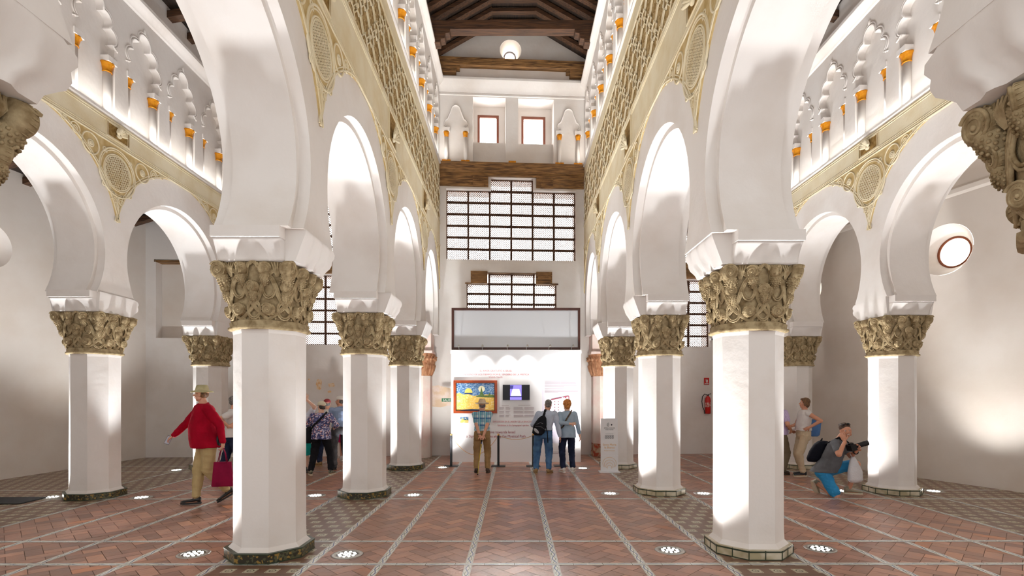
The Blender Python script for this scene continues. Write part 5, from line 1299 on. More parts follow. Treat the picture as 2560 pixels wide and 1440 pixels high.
def hair(root, f, R, s, kind, style):
    m = hair_mats[kind]; mb = MB()
    if style == 'short':
        mb.ell(f(0, -.020, .050), (.082 * s, .092 * s, .082 * s), R, 20, 14); mb.ell(f(0, -.045, .0), (.074 * s, .060 * s, .070 * s), R)
    elif style == 'tousled':
        mb.ell(f(0, -.018, .055), (.083 * s, .094 * s, .080 * s), R, 20, 14); mb.ell(f(0, -.045, .0), (.074 * s, .058 * s, .068 * s), R)
        rnd = random.Random(4)
        for i in range(26): a = rnd.uniform(-.5, PI + .5); mb.ell(f(.055 * math.cos(a) + rnd.uniform(-.01, .01), -.01 + rnd.uniform(-.05, .06), .098 + .022 * math.sin(a)), rnd.uniform(.014, .022) * s)
    elif style == 'bob':
        mb.ell(f(0, -.022, .045), (.092 * s, .100 * s, .092 * s), R, 20, 14); mb.ell(f(0, -.045, -.02), (.088 * s, .068 * s, .085 * s), R)
        for q in (-1, 1): mb.ell(f(q * .074, .008, -.01), (.020 * s, .036 * s, .060 * s), R)
        mb.ell(f(0, .05, .085), (.06 * s, .04 * s, .03 * s), R)
    elif style == 'curly':
        rnd = random.Random(8); mb.ell(f(0, -.022, .05), (.088 * s, .094 * s, .088 * s), R, 20, 14); mb.ell(f(0, -.05, -.02), (.080 * s, .058 * s, .075 * s), R)
        for i in range(70):
            a, b = rnd.uniform(0, 2 * PI), rnd.uniform(-.5, 1.4); p = Vector((.088 * math.cos(a) * math.cos(b), -.03 + .092 * math.sin(a) * math.cos(b), .05 + .09 * math.sin(b)))
            if p.y < .05: mb.ell(f(*p), rnd.uniform(.014, .024) * s)
    elif style == 'fringe':       # what shows under a hat
        mb.ell(f(0, -.035, .0), (.079 * s, .068 * s, .072 * s), R)
    elif style == 'bun':
        mb.ell(f(0, -.035, .0), (.079 * s, .068 * s, .072 * s), R); mb.ell(f(0, -.10, -.035), (.045 * s, .035 * s, .035 * s), R)
    return remesh(mb, 'hair', m, root, .007, 1)
def hat(root, f, R, s, kind, m, band=None):
    mb = MB()
    c = f(0, -.012, .055); M = Matrix.Translation(c) @ R.to_4x4()
    if kind == 'brim':            # bucket / bush hat with a floppy brim
        mb.lathe([(.001, .085), (.055, .085), (.078, .072), (.088, .03), (.094, .0), (.14, -.012), (.155, -.03), (.152, -.034), (.135, -.018), (.09, -.008), (.001, -.004)], 30, M=M, rfun=lambda a: 1 + .10 * math.cos(2 * a + PI) * .6)
    elif kind == 'straw':
        mb.lathe([(.001, .075), (.03, .080), (.058, .098), (.072, .075), (.088, .01), (.094, -.005), (.14, -.012), (.158, .006), (.157, .001), (.138, -.018), (.09, -.012), (.001, -.008)], 30, M=M)
    elif kind == 'cap':
        mb.lathe([(.001, .070), (.03, .068), (.06, .052), (.082, .02), (.088, -.015), (.086, -.02), (.001, -.01)], 26, M=M, rfun=lambda a: 1 + .10 * abs(math.sin(a)))
        vs = []; n = 12
        for k in range(n + 1):
            a = PI * (.12 + .76 * k / n); q = math.sin(a); vs.append(M @ Vector((.078 * math.cos(a), .070 * q + .0, -.012))); vs.append(M @ Vector((.082 * math.cos(a), .070 * q + .085 * q, -.030)))
        vs2 = [v + Vector((0, 0, -.005)) for v in vs]; N = len(vs)
        fs = [(2 * k, 2 * k + 1, 2 * k + 3, 2 * k + 2) for k in range(n)] + [(N + 2 * k, N + 2 * k + 2, N + 2 * k + 3, N + 2 * k + 1) for k in range(n)] + [(2 * k + 1, N + 2 * k + 1, N + 2 * k + 3, 2 * k + 3) for k in range(n)]
        mb.add(vs + vs2, fs, True)
    o = mb.build('hat' if kind != 'cap' else 'cap', m, root)
    if kind == 'straw':
        mb = MB(); mb.lathe([(.093, .004), (.090, .024)], 30, M=M); mb.build('hat_band', mat('pale_hat_band', (226, 214, 196), .7), o)
    return o
def shoe(root, ankle, yaw, m, sole=None, pitch=0.0, L=.27, socks=None):
    a = Vector(ankle); R = Matrix.Rotation(yaw, 3, 'Z') @ Matrix.Rotation(-pitch, 3, 'X'); f = lambda x, y, z: a + R @ Vector((x, y, z)); k = L / .27; mb = MB()
    n = 14
    prof = [(-.065, .034, .075), (-.05, .040, .08), (.0, .041, .072), (.06, .046, .045), (.12, .047, .034), (.165, .040, .028), (.195, .022, .018)]
    vs = []
    for y, hw, ht in prof:
        for j in range(n):
            t = 2 * PI * j / n; vs.append(f(hw * math.cos(t), y * k, -.055 + ht * .5 + ht * .55 * math.sin(t)))
    N = len(prof); fs = [(i * n + j, i * n + (j + 1) % n, (i + 1) * n + (j + 1) % n, (i + 1) * n + j) for i in range(N - 1) for j in range(n)] + [tuple(range(n))[::-1], tuple(range((N - 1) * n, N * n))]
    mb.add(vs, fs, True); mb.cone(f(0, -.01, -.01), f(0, -.012, .025), .036, .034)
    o = mb.build('shoe', m, root)
    mb = MB(); out = [(-.030, -.068), (-.018, -.076), (.018, -.076), (.030, -.068), (.037, 0), (.044, .09), (.039, .16), (.018, .198), (-.018, .198), (-.039, .16), (-.044, .09), (-.037, 0)]
    mb.extrude([(x, y * k) for x, y in out], lambda u, v, d: f(u, v, d), -.085, -.062, False); mb.build('sole', sole or m, o)
    if socks: mb = MB(); mb.cone(f(0, -.012, .0), f(0, -.014, .06), .040, .042); mb.build('sock', socks, root)
    return o
ANK = .085
def person(name_label, loc, yaw, Ht, top, legs, build=1.0, sk=0, hairk=('grey', 'short'), hatk=None, lean=(0, 0), head_yaw=0, head_pitch=0, head_roll=0, feet=None, hands=None, elbow=None, knees=None, pelvis=None, chest=None, neck_fwd=.02,
           sleeve='short', belly=0.0, shoem=None, solem=None, foot_yaw=None, foot_pitch=(0, 0), hem=None, shorts=False, curl=(.5, .5), palm=None, hdir=None, collar=False, skirt=None, face=True, cat='person', socks=None, tuck=False, vest=False, thumb=(1, -1), spread=.1):
    """one figure; all joints in the frame of its base, x right, y depth, z up, body turned by yaw (0 looks along +y)"""
    root = empty('person', loc); tag(root, name_label, cat); R = Rz(yaw); k = Ht / 1.72
    P = lambda v: Vector(v) if v is not None else None
    pel = P(pelvis) or Vector((0, 0, .93 * k)); ch = P(chest) or pel + Vector((lean[0], lean[1], .42 * k))
    up = (ch - pel).normalized(); rt = R @ V(1, 0, 0); fw = R @ V(0, 1, 0)
    nb = ch + up * .115 * k; hc = nb + up * .125 * k + fw * neck_fwd + V(0, 0, .015)
    sh = [ch + rt * q * .175 * k * (.5 + .5 * build) + up * .038 * k for q in (-1, 1)]; hp = [pel + rt * q * .095 * k * build - V(0, 0, .02) for q in (-1, 1)]
    ft = [P(feet[i]) if feet else (rt * q * .11 * k + V(0, 0, ANK)) for i, q in enumerate((-1, 1))]
    kn = []
    for i in range(2):
        m_, e_ = ik(hp[i], ft[i], .435 * k, .42 * k, P(knees[i]) if knees else fw + rt * .1 * (-1, 1)[i]); kn.append(m_); ft[i] = e_
    hn = [P(hands[i]) if hands else sh[i] + rt * q * .10 + V(0, 0, -.52 * k) + fw * .05 for i, q in enumerate((-1, 1))]
    el = []
    for i in range(2):
        m_, e_ = ik(sh[i], hn[i], .285 * k, .255 * k, P(elbow[i]) if elbow else -fw + rt * .5 * (-1, 1)[i]); el.append(m_); hn[i] = e_
    # body
    b = MB(); B = build
    b.loft([(pel - V(0, 0, .09), .13 * B, .09 * B, yaw), (pel, .155 * B, .11 * B, yaw), (pel.lerp(ch, .45), .13 * B, .095 * B, yaw), (ch - up * .06, .155 * B, .105 * B, yaw), (ch + up * .04, .16 * B, .10 * B, yaw), (ch + up * .10 * k, .09, .07, yaw)])
    b.cone(nb - up * .04, hc - up * .05 * k, .060 * (.5 + .5 * B), .054)
    for i in range(2):
        b.cone(sh[i], el[i], .048 * B, .040 * B); b.cone(el[i], hn[i], .040 * (.4 + .6 * B), .0265)
        b.cone(hp[i], kn[i], .078 * B, .055 * B); b.cone(kn[i], ft[i], .053 * B, .036)
        b.ell(kn[i].lerp(ft[i], .28) - (P(knees[i]) if knees else fw).normalized() * .006, (.043 * B, .043 * B, .09), None); b.ell(kn[i], .056 * B)
        yy = foot_yaw[i] if foot_yaw else yaw; fd = Matrix.Rotation(yy, 3, 'Z') @ Matrix.Rotation(-foot_pitch[i], 3, 'X'); b.cone(ft[i] + fd @ V(0, -.02, -.03), ft[i] + fd @ V(0, .12, -.05), .034, .026)
        hd = P(hdir[i]) if hdir and hdir[i] is not None else (hn[i] - el[i]).normalized()
        pn = P(palm[i]) if palm and palm[i] is not None else rt * (1, -1)[i]
        hand(b, hn[i], hd, pn, thumb[i], curl[i], k * (.92 if Ht < 1.66 else 1), spread)
    HR, f = head(b, hc, yaw + head_yaw, head_pitch, k * .98, head_roll)
    body = remesh(b, 'body', skin_m[sk], root, .0055, 2)
    if face: eyes(root, body, f, HR, k * .98, face == 'smile')
    if hairk: hair(root, f, HR, k * .98, *hairk)
    if hatk: hat(root, f, HR, k * .98, *hatk)
    # trousers / shorts / skirt
    t = MB(); g = 1.12; wl = pel + up * (.10 * k)
    if skirt: t.loft([(V(pel.x, pel.y, skirt), .24, .2, yaw), (pel - V(0, 0, .15), .205, .155, yaw), (pel, .19, .14, yaw), (wl, .16, .12, yaw)])
    else:
        t.loft([(pel - V(0, 0, .10), .15 * B, .11 * B, yaw), (pel - V(0, 0, .02), .178 * B, .132 * B, yaw), (pel + up * .05, .170 * B, .13 * B, yaw), (wl, .155 * B, .12 * B, yaw)])
        for i in range(2):
            t.ell(hp[i] - fw * .028 + V(0, 0, -.05), (.085 * B, .085 * B, .09)); 
            if shorts:
                q = hp[i].lerp(kn[i], .84); t.cone(hp[i] + V(0, 0, -.02), q, .098 * B, .082 * B)
            else:
                t.cone(hp[i] + V(0, 0, -.02), kn[i], .094 * B, .068 * B * g); t.cone(kn[i], ft[i].lerp(kn[i], .10), .068 * B * g, .054 * g)
                kd = (kn[i] - ft[i]); 
                for q, r in ((.08, .060), (.18, .058), (.30, .060)): t.ell(ft[i] + kd * q, (r * g, r * g, .028))
    lg = remesh(t, 'skirt' if skirt else ('shorts' if shorts else 'trousers'), legs, root, .009, 2, .011)
    # shirt
    s = MB(); hm = hem if hem is not None else -.03; hb = pel + up * hm; bo = fw * belly * .5
    secs = []
    if not tuck: secs.append((hb, .200 * B, .165 * B + belly * .4, yaw))
    secs += [(pel + up * .07 + bo * .5, (.176 if tuck else .19) * B, (.136 if tuck else .155) * B + belly * .5, yaw), (pel.lerp(ch, .45) + bo, .160 * B + belly * .2, .122 * B + belly * .6, yaw), (ch - up * .08 + bo * .4, .178 * B, .125 * B + belly * .2, yaw), (ch + up * .02, .185 * B, .122 * B, yaw), (ch + up * .075 * k, .150 * B, .10 * B, yaw), (ch + up * .115 * k, .075, .07, yaw)]
    s.loft(secs)
    for i in range(2):
        s.ell(sh[i], .064 * B)
        if vest: continue
        if sleeve == 'short': q = sh[i].lerp(el[i], .66); s.cone(sh[i], q, .064 * B, .060 * B)
        else:
            e = hn[i].lerp(el[i], .06 if sleeve == 'long' else .3); s.cone(sh[i], el[i], .066 * B, .055 * B); s.cone(el[i], e, .055 * B, .040 * B)
    shirt = remesh(s, 'sweater' if sleeve == 'long' and belly > .05 else 'shirt', top, root, .009, 2, .009)
    if collar:
        mb = MB(); mb.tube([nb - up * .040 + (rt * math.cos(a) * .070 + fw * math.sin(a) * .066) + up * (.018 - .022 * math.sin(a)) for a in [2 * PI * j / 20 for j in range(20)]], .017, 6, closed=True); mb.build('collar', top, shirt)
    for i in range(2):
        yy = foot_yaw[i] if foot_yaw else yaw; shoe(root, ft[i], yy, shoem or black_shoe, solem, foot_pitch[i], .27 * k, socks)
    return dict(root=root, body=body, sh=sh, el=el, hn=hn, pel=pel, ch=ch, rt=rt, fw=fw, up=up, hc=hc, kn=kn, ft=ft, f=f, R=HR, shirt=shirt, legs=lg)
black_shoe = mat('black_leather', (26, 24, 24), .4); white_shoe = mat('white_canvas', (232, 228, 222), .6); tan_shoe = mat('tan_leather', (150, 118, 76), .6); grey_shoe = mat('grey_canvas', (150, 140, 118), .7); trainer = mat('grey_trainer', (136, 132, 110), .7, noise=((60, 60, 56), 30, .45, .55)); brown_shoe = mat('brown_leather', (62, 46, 36), .6); dark_tr = mat('black_trainer', (34, 38, 46), .6)
sole_w = mat('pale_sole', (214, 204, 180), .6); denim = cloth('blue_denim', (84, 120, 158), (60, 92, 132), 5); khaki = cloth('khaki_cotton', (196, 176, 130), (182, 162, 116), 4); khaki_d = cloth('dark_khaki', (160, 130, 90), (140, 112, 76), 4)
black_cl = cloth('black_cotton', (28, 28, 32)); grey_cl = cloth('charcoal_cotton', (86, 86, 90), (70, 70, 74)); navy = cloth('navy_denim', (40, 48, 72), (30, 36, 56)); red_knit = mat('red_knit', (166, 12, 40), .9, spec=.1, noise=((146, 8, 34), 5, .4, .6), bump=(26, .35, .02))
def strap(root, pts, r, m, name='strap', flat=.35, nrm=None): mb = MB(); mb.tube(pts, r, 6, flat=flat, nrm=nrm); return mb.build(name, m, root)
def placed(px, py, dz=0): z = F * H / (py - CY); return (X(px, z), z, 0)

# 1 walking man in the red sweater, heading left
w = placed(512, 1260); bx, by = w[0], w[1]
yw = PI / 2 + .75
p = person('person in a long red sweater, khaki trousers and bush hat striding left with a phone', (bx, by, 0), yw, 1.84, red_knit, khaki, build=1.22, sk=1, hairk=('brown', 'fringe'), hatk=('brim', mat('olive_bush_hat', (192, 182, 142), .85, noise=((168, 158, 118), 8, .4, .6))),
    feet=[(.30, .12, ANK + .10), (-.12, -.04, ANK)], hands=[(.34, -.10, .99), (-.55, .06, 1.06)], elbow=[(1, .2, -.1), (-.1, 0, -1)], sleeve='long', belly=.075, hem=-.12, foot_yaw=[yw - .2, yw - .5], foot_pitch=(.5, 0), lean=(-.04, 0), head_yaw=-.6, curl=(1.1, .7), collar=True,
    pelvis=(.03, 0, 1.02), knees=[(-1, -.3, .1), (-1, -.2, .2)], palm=[(-1, 0, 0), (0, .5, -1)], hdir=[(0, 0, -1), (-.75, 0, -.5)], shoem=black_shoe)
rt_ = p['root']
mb = MB(); g_ = p['f']; 
for q in (-1, 1): mb.tube([g_(q * .032 + .018 * math.cos(a), .098, .004 + .014 * math.sin(a)) for a in [2 * PI * j / 12 for j in range(12)]], .0018, 5, closed=True)
mb.tube([g_(-.050, .098, .006), g_(-.076, .02, .004)], .002, 5); mb.tube([g_(.050, .098, .006), g_(.076, .02, .004)], .002, 5); mb.tube([g_(-.014, .1, .006), g_(.014, .1, .006)], .002, 5); mb.build('glasses', black, rt_)
mb = MB(); q = p['pel'] + V(.22, -.04, -.02); mb.ell(q, (.04, .07, .11), None); mb.build('hip_pouch', black, rt_)
strap(rt_, [p['f'](.07, .0, -.03), p['f'](.045, .06, -.11), p['f'](.02, .085, -.16)], .003, black, 'hat_cord')
hx = p['hn'][1]; mb = MB(); M = Matrix.Translation(hx + V(-.085, -.005, -.075)) @ Matrix.Rotation(.5, 4, 'Y') @ Matrix.Rotation(.5, 4, 'Z'); mb.box(-.036, .036, -.005, .005, -.072, .072, M)
ph = mb.build('mobile_phone', mat('phone_case', (60, 62, 70), .3), None); ph.location = (bx, by, 0); tag(ph, 'phone in the raised hand of the person in the red sweater', 'phone')
mb = MB(); M2 = M @ Matrix.Translation((0, -.006, 0)); mb.box(-.032, .032, -.001, .001, -.066, .066, M2); mb.build('phone_screen', mat('phone_glass', (206, 214, 230), .1), ph)
hb = p['hn'][0] + V(0, 0, -.09)
bag = empty('shopping_bag', (bx, by, 0)); tag(bag, 'crimson cloth bag hanging from the hand of the person in the red sweater', 'bag'); bag_m = cloth('crimson_cloth', (140, 18, 60), (120, 12, 50))
b_ = MB(); b_.loft([(hb + V(.0, 0, -.60), .15, .05, .25), (hb + V(0, 0, -.58), .155, .055, .25), (hb + V(0, 0, -.4), .14, .05, .25), (hb + V(0, 0, -.22), .125, .03, .25)], ex=4); b_.build('bag_body', bag_m, bag)
for s_ in (-1, 1): strap(bag, [hb + V(-.07, s_ * .02, -.24), hb + V(-.04, s_ * .01, -.08), hb + V(0, 0, .03), hb + V(.04, s_ * .01, -.08), hb + V(.07, s_ * .02, -.24)], .011, bag_m, 'handle')

# 2 grey-haired man in a white T-shirt, half behind the big left column
person('grey-haired person in white T-shirt and jeans half hidden behind the big left column', (X(580, 10.3), 10.3, 0), -PI / 2 + .5, 1.70, cloth('white_tee', (226, 224, 222)), navy, sk=1, hairk=('grey', 'short'), feet=[(-.28, .0, ANK), (.06, -.05, ANK)], hands=[(.16, -.16, 1.14), (.05, -.20, 1.10)], elbow=[(-.2, -.3, -1), (-.5, -.6, -1)], foot_yaw=[-PI / 2] * 2, hdir=[(1, .1, .1), (.3, .1, .2)], curl=(.8, .8), palm=[(0, 1, 0)] * 2, lean=(.02, 0), shoem=black_shoe)
# 3 person behind the big left column waving
person('person with raised hand and teal skirt, mostly hidden behind the big left column', (X(752, 11.4), 11.4, 0), .3, 1.58, cloth('white_blouse', (226, 230, 240)), cloth('teal_cotton', (20, 150, 140)), sk=0, hairk=('brown', 'short'), hands=[(-.25, 0, .8), (.155, -.05, 1.62)], elbow=[None, (1, 0, -.5)] if False else [(0, -1, 0), (1, 0, -.8)], skirt=.40, hdir=[None, (.05, 0, 1)], palm=[None, (0, -1, 0)], curl=(.5, .15), spread=.25, build=1.05, face=False)
# 4 woman in floral blouse
wp4 = placed(803, 1187)
p = person('person in a floral blouse, black trousers and pale cap seen from behind', wp4, .12, 1.58, floral_mat(), black_cl, build=1.05, sk=0, hairk=('dark', 'bun'), hatk=('cap', mat('pale_cap', (214, 206, 180), .8)), feet=[(-.21, -.04, ANK), (.20, .04, ANK)], hands=[(-.16, .22, 1.10), (.22, .24, 1.02)], elbow=[(-1, -.4, -.6), (1, -.5, -.6)], sleeve='long', head_yaw=.75, hem=-.08, shoem=trainer, solem=sole_w, foot_yaw=[.5, -.15], face=False)
rt_ = p['root']; strap(rt_, [p['ch'] + V(.13, -.02, .12), p['ch'] + V(.08, -.145, .02), p['pel'] + V(-.10, -.165, .22), p['pel'] + V(-.2, -.08, .12)], .020, black_cl, 'shoulder_strap', nrm=(0, -1, 0))
mb = MB(); q = p['pel'] + V(-.27, -.02, .02); mb.loft([(q + V(0, 0, -.19), .05, .05, .3), (q + V(0, 0, -.15), .085, .07, .3), (q, .09, .075, .3), (q + V(0, 0, .10), .07, .055, .3), (q + V(.02, 0, .17), .03, .03, .3)]); bg = mb.build('shoulder_bag', black_cl, None); bg.location = wp4; tag(bg, 'black shoulder bag on the left hip of the person in the floral blouse', 'bag')
# 5 man in the blue polo shirt
wp5 = placed(850, 1173)
p = person('person in a blue polo shirt, grey trousers and white cap, holding a stick', wp5, .55, 1.70, cloth('blue_polo', (142, 160, 190), (126, 144, 174)), grey_cl, build=1.12, sk=2, hairk=('grey', 'fringe'), hatk=('cap', mat('white_cap', (232, 228, 220), .8)), feet=[(-.10, -.06, ANK), (.14, .04, ANK)], hands=[(-.20, .26, 1.10), (.25, .16, 1.0)], elbow=[(.2, -1, -.5), (1, -.5, -.5)], tuck=True, head_yaw=.9, shoem=dark_tr, solem=black_shoe, foot_yaw=[.5, -.3], collar=True)
mb = MB(); mb.tube([(-.20, .0, .72), (-.13, -.02, .0)], .009, 8); stk = mb.build('walking_stick', mat('grey_aluminium', (206, 208, 208), .35, .6)); stk.location = (wp5[0] + .02, wp5[1] - .25, 0); tag(stk, 'grey hiking stick between the floral blouse and the blue polo shirt', 'walking stick')
mb = MB(); mb.tube([(-.137, -.018, .04), (-.133, -.019, .0)], .02, 8); mb.build('rubber_tip', black, stk); mb = MB(); mb.tube([(-.205, .0, .80), (-.2, 0, .72)], .015, 8); mb.build('grip', black, stk)
# 6 person in pink skirt, mostly behind the second left column
person('person in a cream top and crimson skirt mostly hidden behind the second left column', (X(866, 13.5), 13.5, 0), .4, 1.62, cloth('cream_top', (226, 216, 200)), cloth('crimson_skirt', (176, 20, 84)), sk=2, hairk=('brown', 'short'), hatk=None, skirt=.50, shoem=white_shoe, face=False, feet=[(-.12, 0, ANK), (.1, .03, ANK)])
# 7 seated-looking person behind the floral blouse
person('person in a red cap, white shirt and jeans partly hidden behind the floral blouse', (X(818, 12.6), 12.6, 0), .4, 1.62, cloth('white_shirt', (228, 222, 214)), navy, sk=1, hairk=('grey', 'fringe'), hatk=('cap', mat('maroon_cap', (150, 50, 56), .8)), feet=[(-.17, -.05, ANK), (.05, .1, ANK)], foot_yaw=[1.2, .2], shoem=tan_shoe, face=False)
# 8 man with the straw hat and cane
wp8 = placed(1205, 1182)
p = person('person in a blue checked shirt and sun hat, hands clasped behind the back', wp8, 0, 1.60, plaid_mat(), khaki_d, build=1.02, sk=1, hairk=('grey', 'fringe'), hatk=('straw', mat('beige_sun_hat', (222, 200, 170), .85, noise=((206, 180, 148), 9, .4, .6))), feet=[(-.125, 0, ANK), (.125, 0, ANK)], hands=[(-.03, -.19, .80), (.03, -.21, .78)], elbow=[(-1, -.2, 0), (1, -.2, 0)], tuck=True, head_pitch=.05, hdir=[(.5, -.1, -.8), (-.35, -.1, -.9)], palm=[(0, -1, 0), (0, -1, 0)], curl=(.9, 1.1), shoem=brown_shoe, foot_yaw=[.12, -.12], lean=(0, .03), collar=True, face=False, hem=.05)
mb = MB(); mb.tube([p['hn'][0].lerp(p['el'][0], .12) + (p['rt'] * math.cos(a) + p['fw'] * math.sin(a)) * .034 for a in [2 * PI * j / 16 for j in range(16)]], .010, 6, closed=True); mb.build('wristwatch', black, p['root'])
mb = MB(); mb.tube([(.0, -.225, .66), (-.045, -.26, .30)], .0085, 8); cn_ = mb.build('walking_stick', mat('yellow_stick', (224, 196, 60), .4)); cn_.location = wp8; tag(cn_, 'yellow and blue walking stick held behind the person in the checked shirt', 'walking stick')
mb = MB(); mb.tube([(-.045, -.26, .30), (-.075, -.285, .0)], .007, 8); mb.build('lower_shaft', mat('yellow_stick_low', (214, 190, 70), .4), cn_); mb = MB(); mb.tube([(.008, -.218, .72), (.0, -.225, .58)], .0095, 8); mb.build('blue_section', mat('blue_grip', (40, 66, 120), .4), cn_); mb = MB(); mb.tube([(.012, -.215, .78), (.008, -.218, .70)], .013, 8); mb.tube([(-.0735, -.2835, .02), (-.0755, -.2855, .0)], .012, 8); mb.build('grip', black, cn_)
# 9 man with the backpack
wp9 = placed(1358, 1183)
p = person('person in a pale blue shirt and jeans wearing a black backpack on one shoulder', wp9, -.08, 1.62, cloth('pale_blue_shirt', (196, 206, 224), (182, 194, 214)), denim, build=1.12, sk=1, hairk=('grey', 'short'), feet=[(-.16, .0, ANK), (.12, -.04, ANK)], hands=[(-.14, .26, 1.12), (.37, -.03, .80)], elbow=[(-.6, -.3, -1), (1, -.3, 0)], sleeve='long', lean=(.07, 0), tuck=True, head_roll=.12, shoem=tan_shoe, foot_yaw=[.1, -.5], curl=(.5, .4), collar=True, face=False)
rt_ = p['root']; mb = MB(); mb.tube([p['pel'] + V(0, 0, .075) + (p['rt'] * math.cos(a) * .198 + p['fw'] * math.sin(a) * .155) for a in [2 * PI * j / 28 for j in range(28)]], .016, 6, closed=True, flat=.4); mb.build('belt', black, rt_)
bp_ = empty('backpack', wp9); tag(bp_, 'black backpack with grey patch slung on the back of the grey-haired person in jeans', 'backpack')
q = p['ch'] + V(-.13, -.20, -.20); mb = MB(); mb.loft([(q + V(-.06, 0, -.22), .07, .05, 0), (q + V(-.06, 0, -.17), .135, .085, 0), (q + V(-.02, 0, 0), .145, .095, 0), (q + V(.03, .02, .15), .09, .07, 0), (q + V(.05, .04, .20), .04, .04, 0)]); body_ = remesh(mb, 'pack_body', cloth('black_nylon', (26, 27, 32)), bp_, .009, 2)
mb = MB(); mb.ell(q + V(-.10, -.075, -.12), (.075, .022, .035), Matrix.Rotation(.75, 3, 'Y')); mb.build('grey_patch', cloth('pale_grey_nylon', (176, 178, 182)), body_)
mb = MB(); mb.tube([q + V(-.10, -.075, .02), q + V(-.02, -.10, .06), q + V(.05, -.07, .03)], .006, 5); mb.tube([q + V(-.13, -.08, -.02), q + V(.0, -.105, -.03), q + V(.09, -.06, -.10)], .006, 5); mb.build('zip', mat('grey_zip', (90, 92, 98), .4), body_)
strap(bp_, [q + V(.05, .03, .18), p['ch'] + V(-.05, -.12, .05), p['ch'] + V(-.02, -.06, .135), p['ch'] + V(-.03, .06, .12)], .026, black_cl, 'shoulder_strap', nrm=(0, -1, .4)); strap(bp_, [q + V(.10, .02, .0), q + V(.14, .03, -.15), q + V(.15, .0, -.38)], .010, black_cl, 'loose_strap', nrm=(0, -1, 0))
# 10 woman in the denim shirt
wp10 = placed(1418, 1180)
p = person('person with curly ginger hair in a denim shirt, navy trousers and white shoes', wp10, .08, 1.60, cloth('pale_denim_shirt', (172, 192, 210), (156, 178, 198)), navy, build=.98, sk=3, hairk=('ginger', 'curly'), feet=[(-.09, -.03, ANK), (.13, .03, ANK)], hands=[(.06, -.20, 1.09), (.30, .04, .76)], elbow=[(-1, -.6, -.4), (1, -.3, 0)], sleeve='rolled' , hdir=[(1, 0, .05), (.2, 0, -1)], palm=[(0, -1, 0), (-1, 0, 0)], hem=-.09, shoem=white_shoe, foot_yaw=[.35, -.3], curl=(.7, .8), collar=True, face=False)
strap(p['root'], [p['ch'] + V(.10, -.02, .125), p['ch'] + V(.05, -.13, .06), p['ch'] + V(-.05, -.15, -.10), p['ch'] + V(-.10, -.15, -.22), p['ch'] + V(-.18, -.06, -.3)], .017, mat('striped_strap', (120, 92, 60), .8, noise=((40, 34, 34), 60, .45, .5)), 'shoulder_strap', nrm=(0, -1, 0))
# 11 person in the striped lilac shirt, mostly behind the big right column
wp11 = (X(1944, 11.25), 11.25, 0)
p = person('person in a lilac striped shirt and brown trousers mostly hidden behind the big right column', wp11, -1.2, 1.66, stripe_mat(), cloth('brown_cotton', (112, 98, 80)), build=1.12, sk=2, hairk=('grey', 'short'), hands=[(.26, -.02, .98), (.20, -.16, .98)], elbow=[(0, 1, -1), (-.3, -1, -1)], feet=[(.12, .05, ANK), (.05, -.12, ANK)], shoem=brown_shoe, face=True, curl=(.8, .8))
mb = MB(); M = Matrix.Translation((.36, -.09, .99)) @ Matrix.Rotation(-.25, 4, 'Y'); mb.box(-.12, .11, -.08, .08, 0, .003, M); pp = mb.build('leaflet', mat('white_paper', (236, 232, 230), .7)); pp.location = wp11; tag(pp, 'white leaflet in the hands of the person in the lilac striped shirt', 'leaflet')
# 12 woman in the white top
wp12 = placed(2010, 1190)
yy = PI / 2 - .12
p = person('person with short brown hair in a sleeveless white top, hand on hip', wp12, yy, 1.66, cloth('white_jersey', (228, 224, 222)), cloth('beige_cotton', (206, 188, 160), (192, 174, 146), 4), build=1.0, sk=2, hairk=('brown', 'bob'), hatk=None, vest=True, sleeve='none', feet=[(-.06, -.07, ANK), (.03, .10, ANK)], hands=[(.0, -.21, 1.05), (-.27, .02, 1.06)], elbow=[(1, -.9, .0), (.3, .6, -1)], hdir=[(-.6, .3, -.4), (-1, 0, .2)], palm=[(0, .8, 0), None], curl=(.5, .8), belly=.035, tuck=True, shoem=dark_tr, solem=sole_w, foot_yaw=[yy + .1, yy - .1], head_pitch=.12, pelvis=(-.01, 0, .90), chest=(.015, 0, 1.30))
bb = empty('shoulder_bag', wp12); tag(bb, 'blue cloth bag behind the back of the person in the white top', 'bag'); blue_m = cloth('blue_cloth', (88, 124, 176), (72, 108, 160))
mb = MB(); mb.loft([(V(.22, .05, .84), .09, .05, 0), (V(.23, .05, .87), .12, .06, 0), (V(.25, .05, 1.0), .12, .06, 0), (V(.27, .05, 1.20), .125, .05, 0)], ex=3.5); mb.build('bag_body', blue_m, bb); strap(bb, [V(.32, .05, 1.2), V(.2, .04, 1.32), V(.05, .03, 1.43)], .012, blue_m, 'handle')
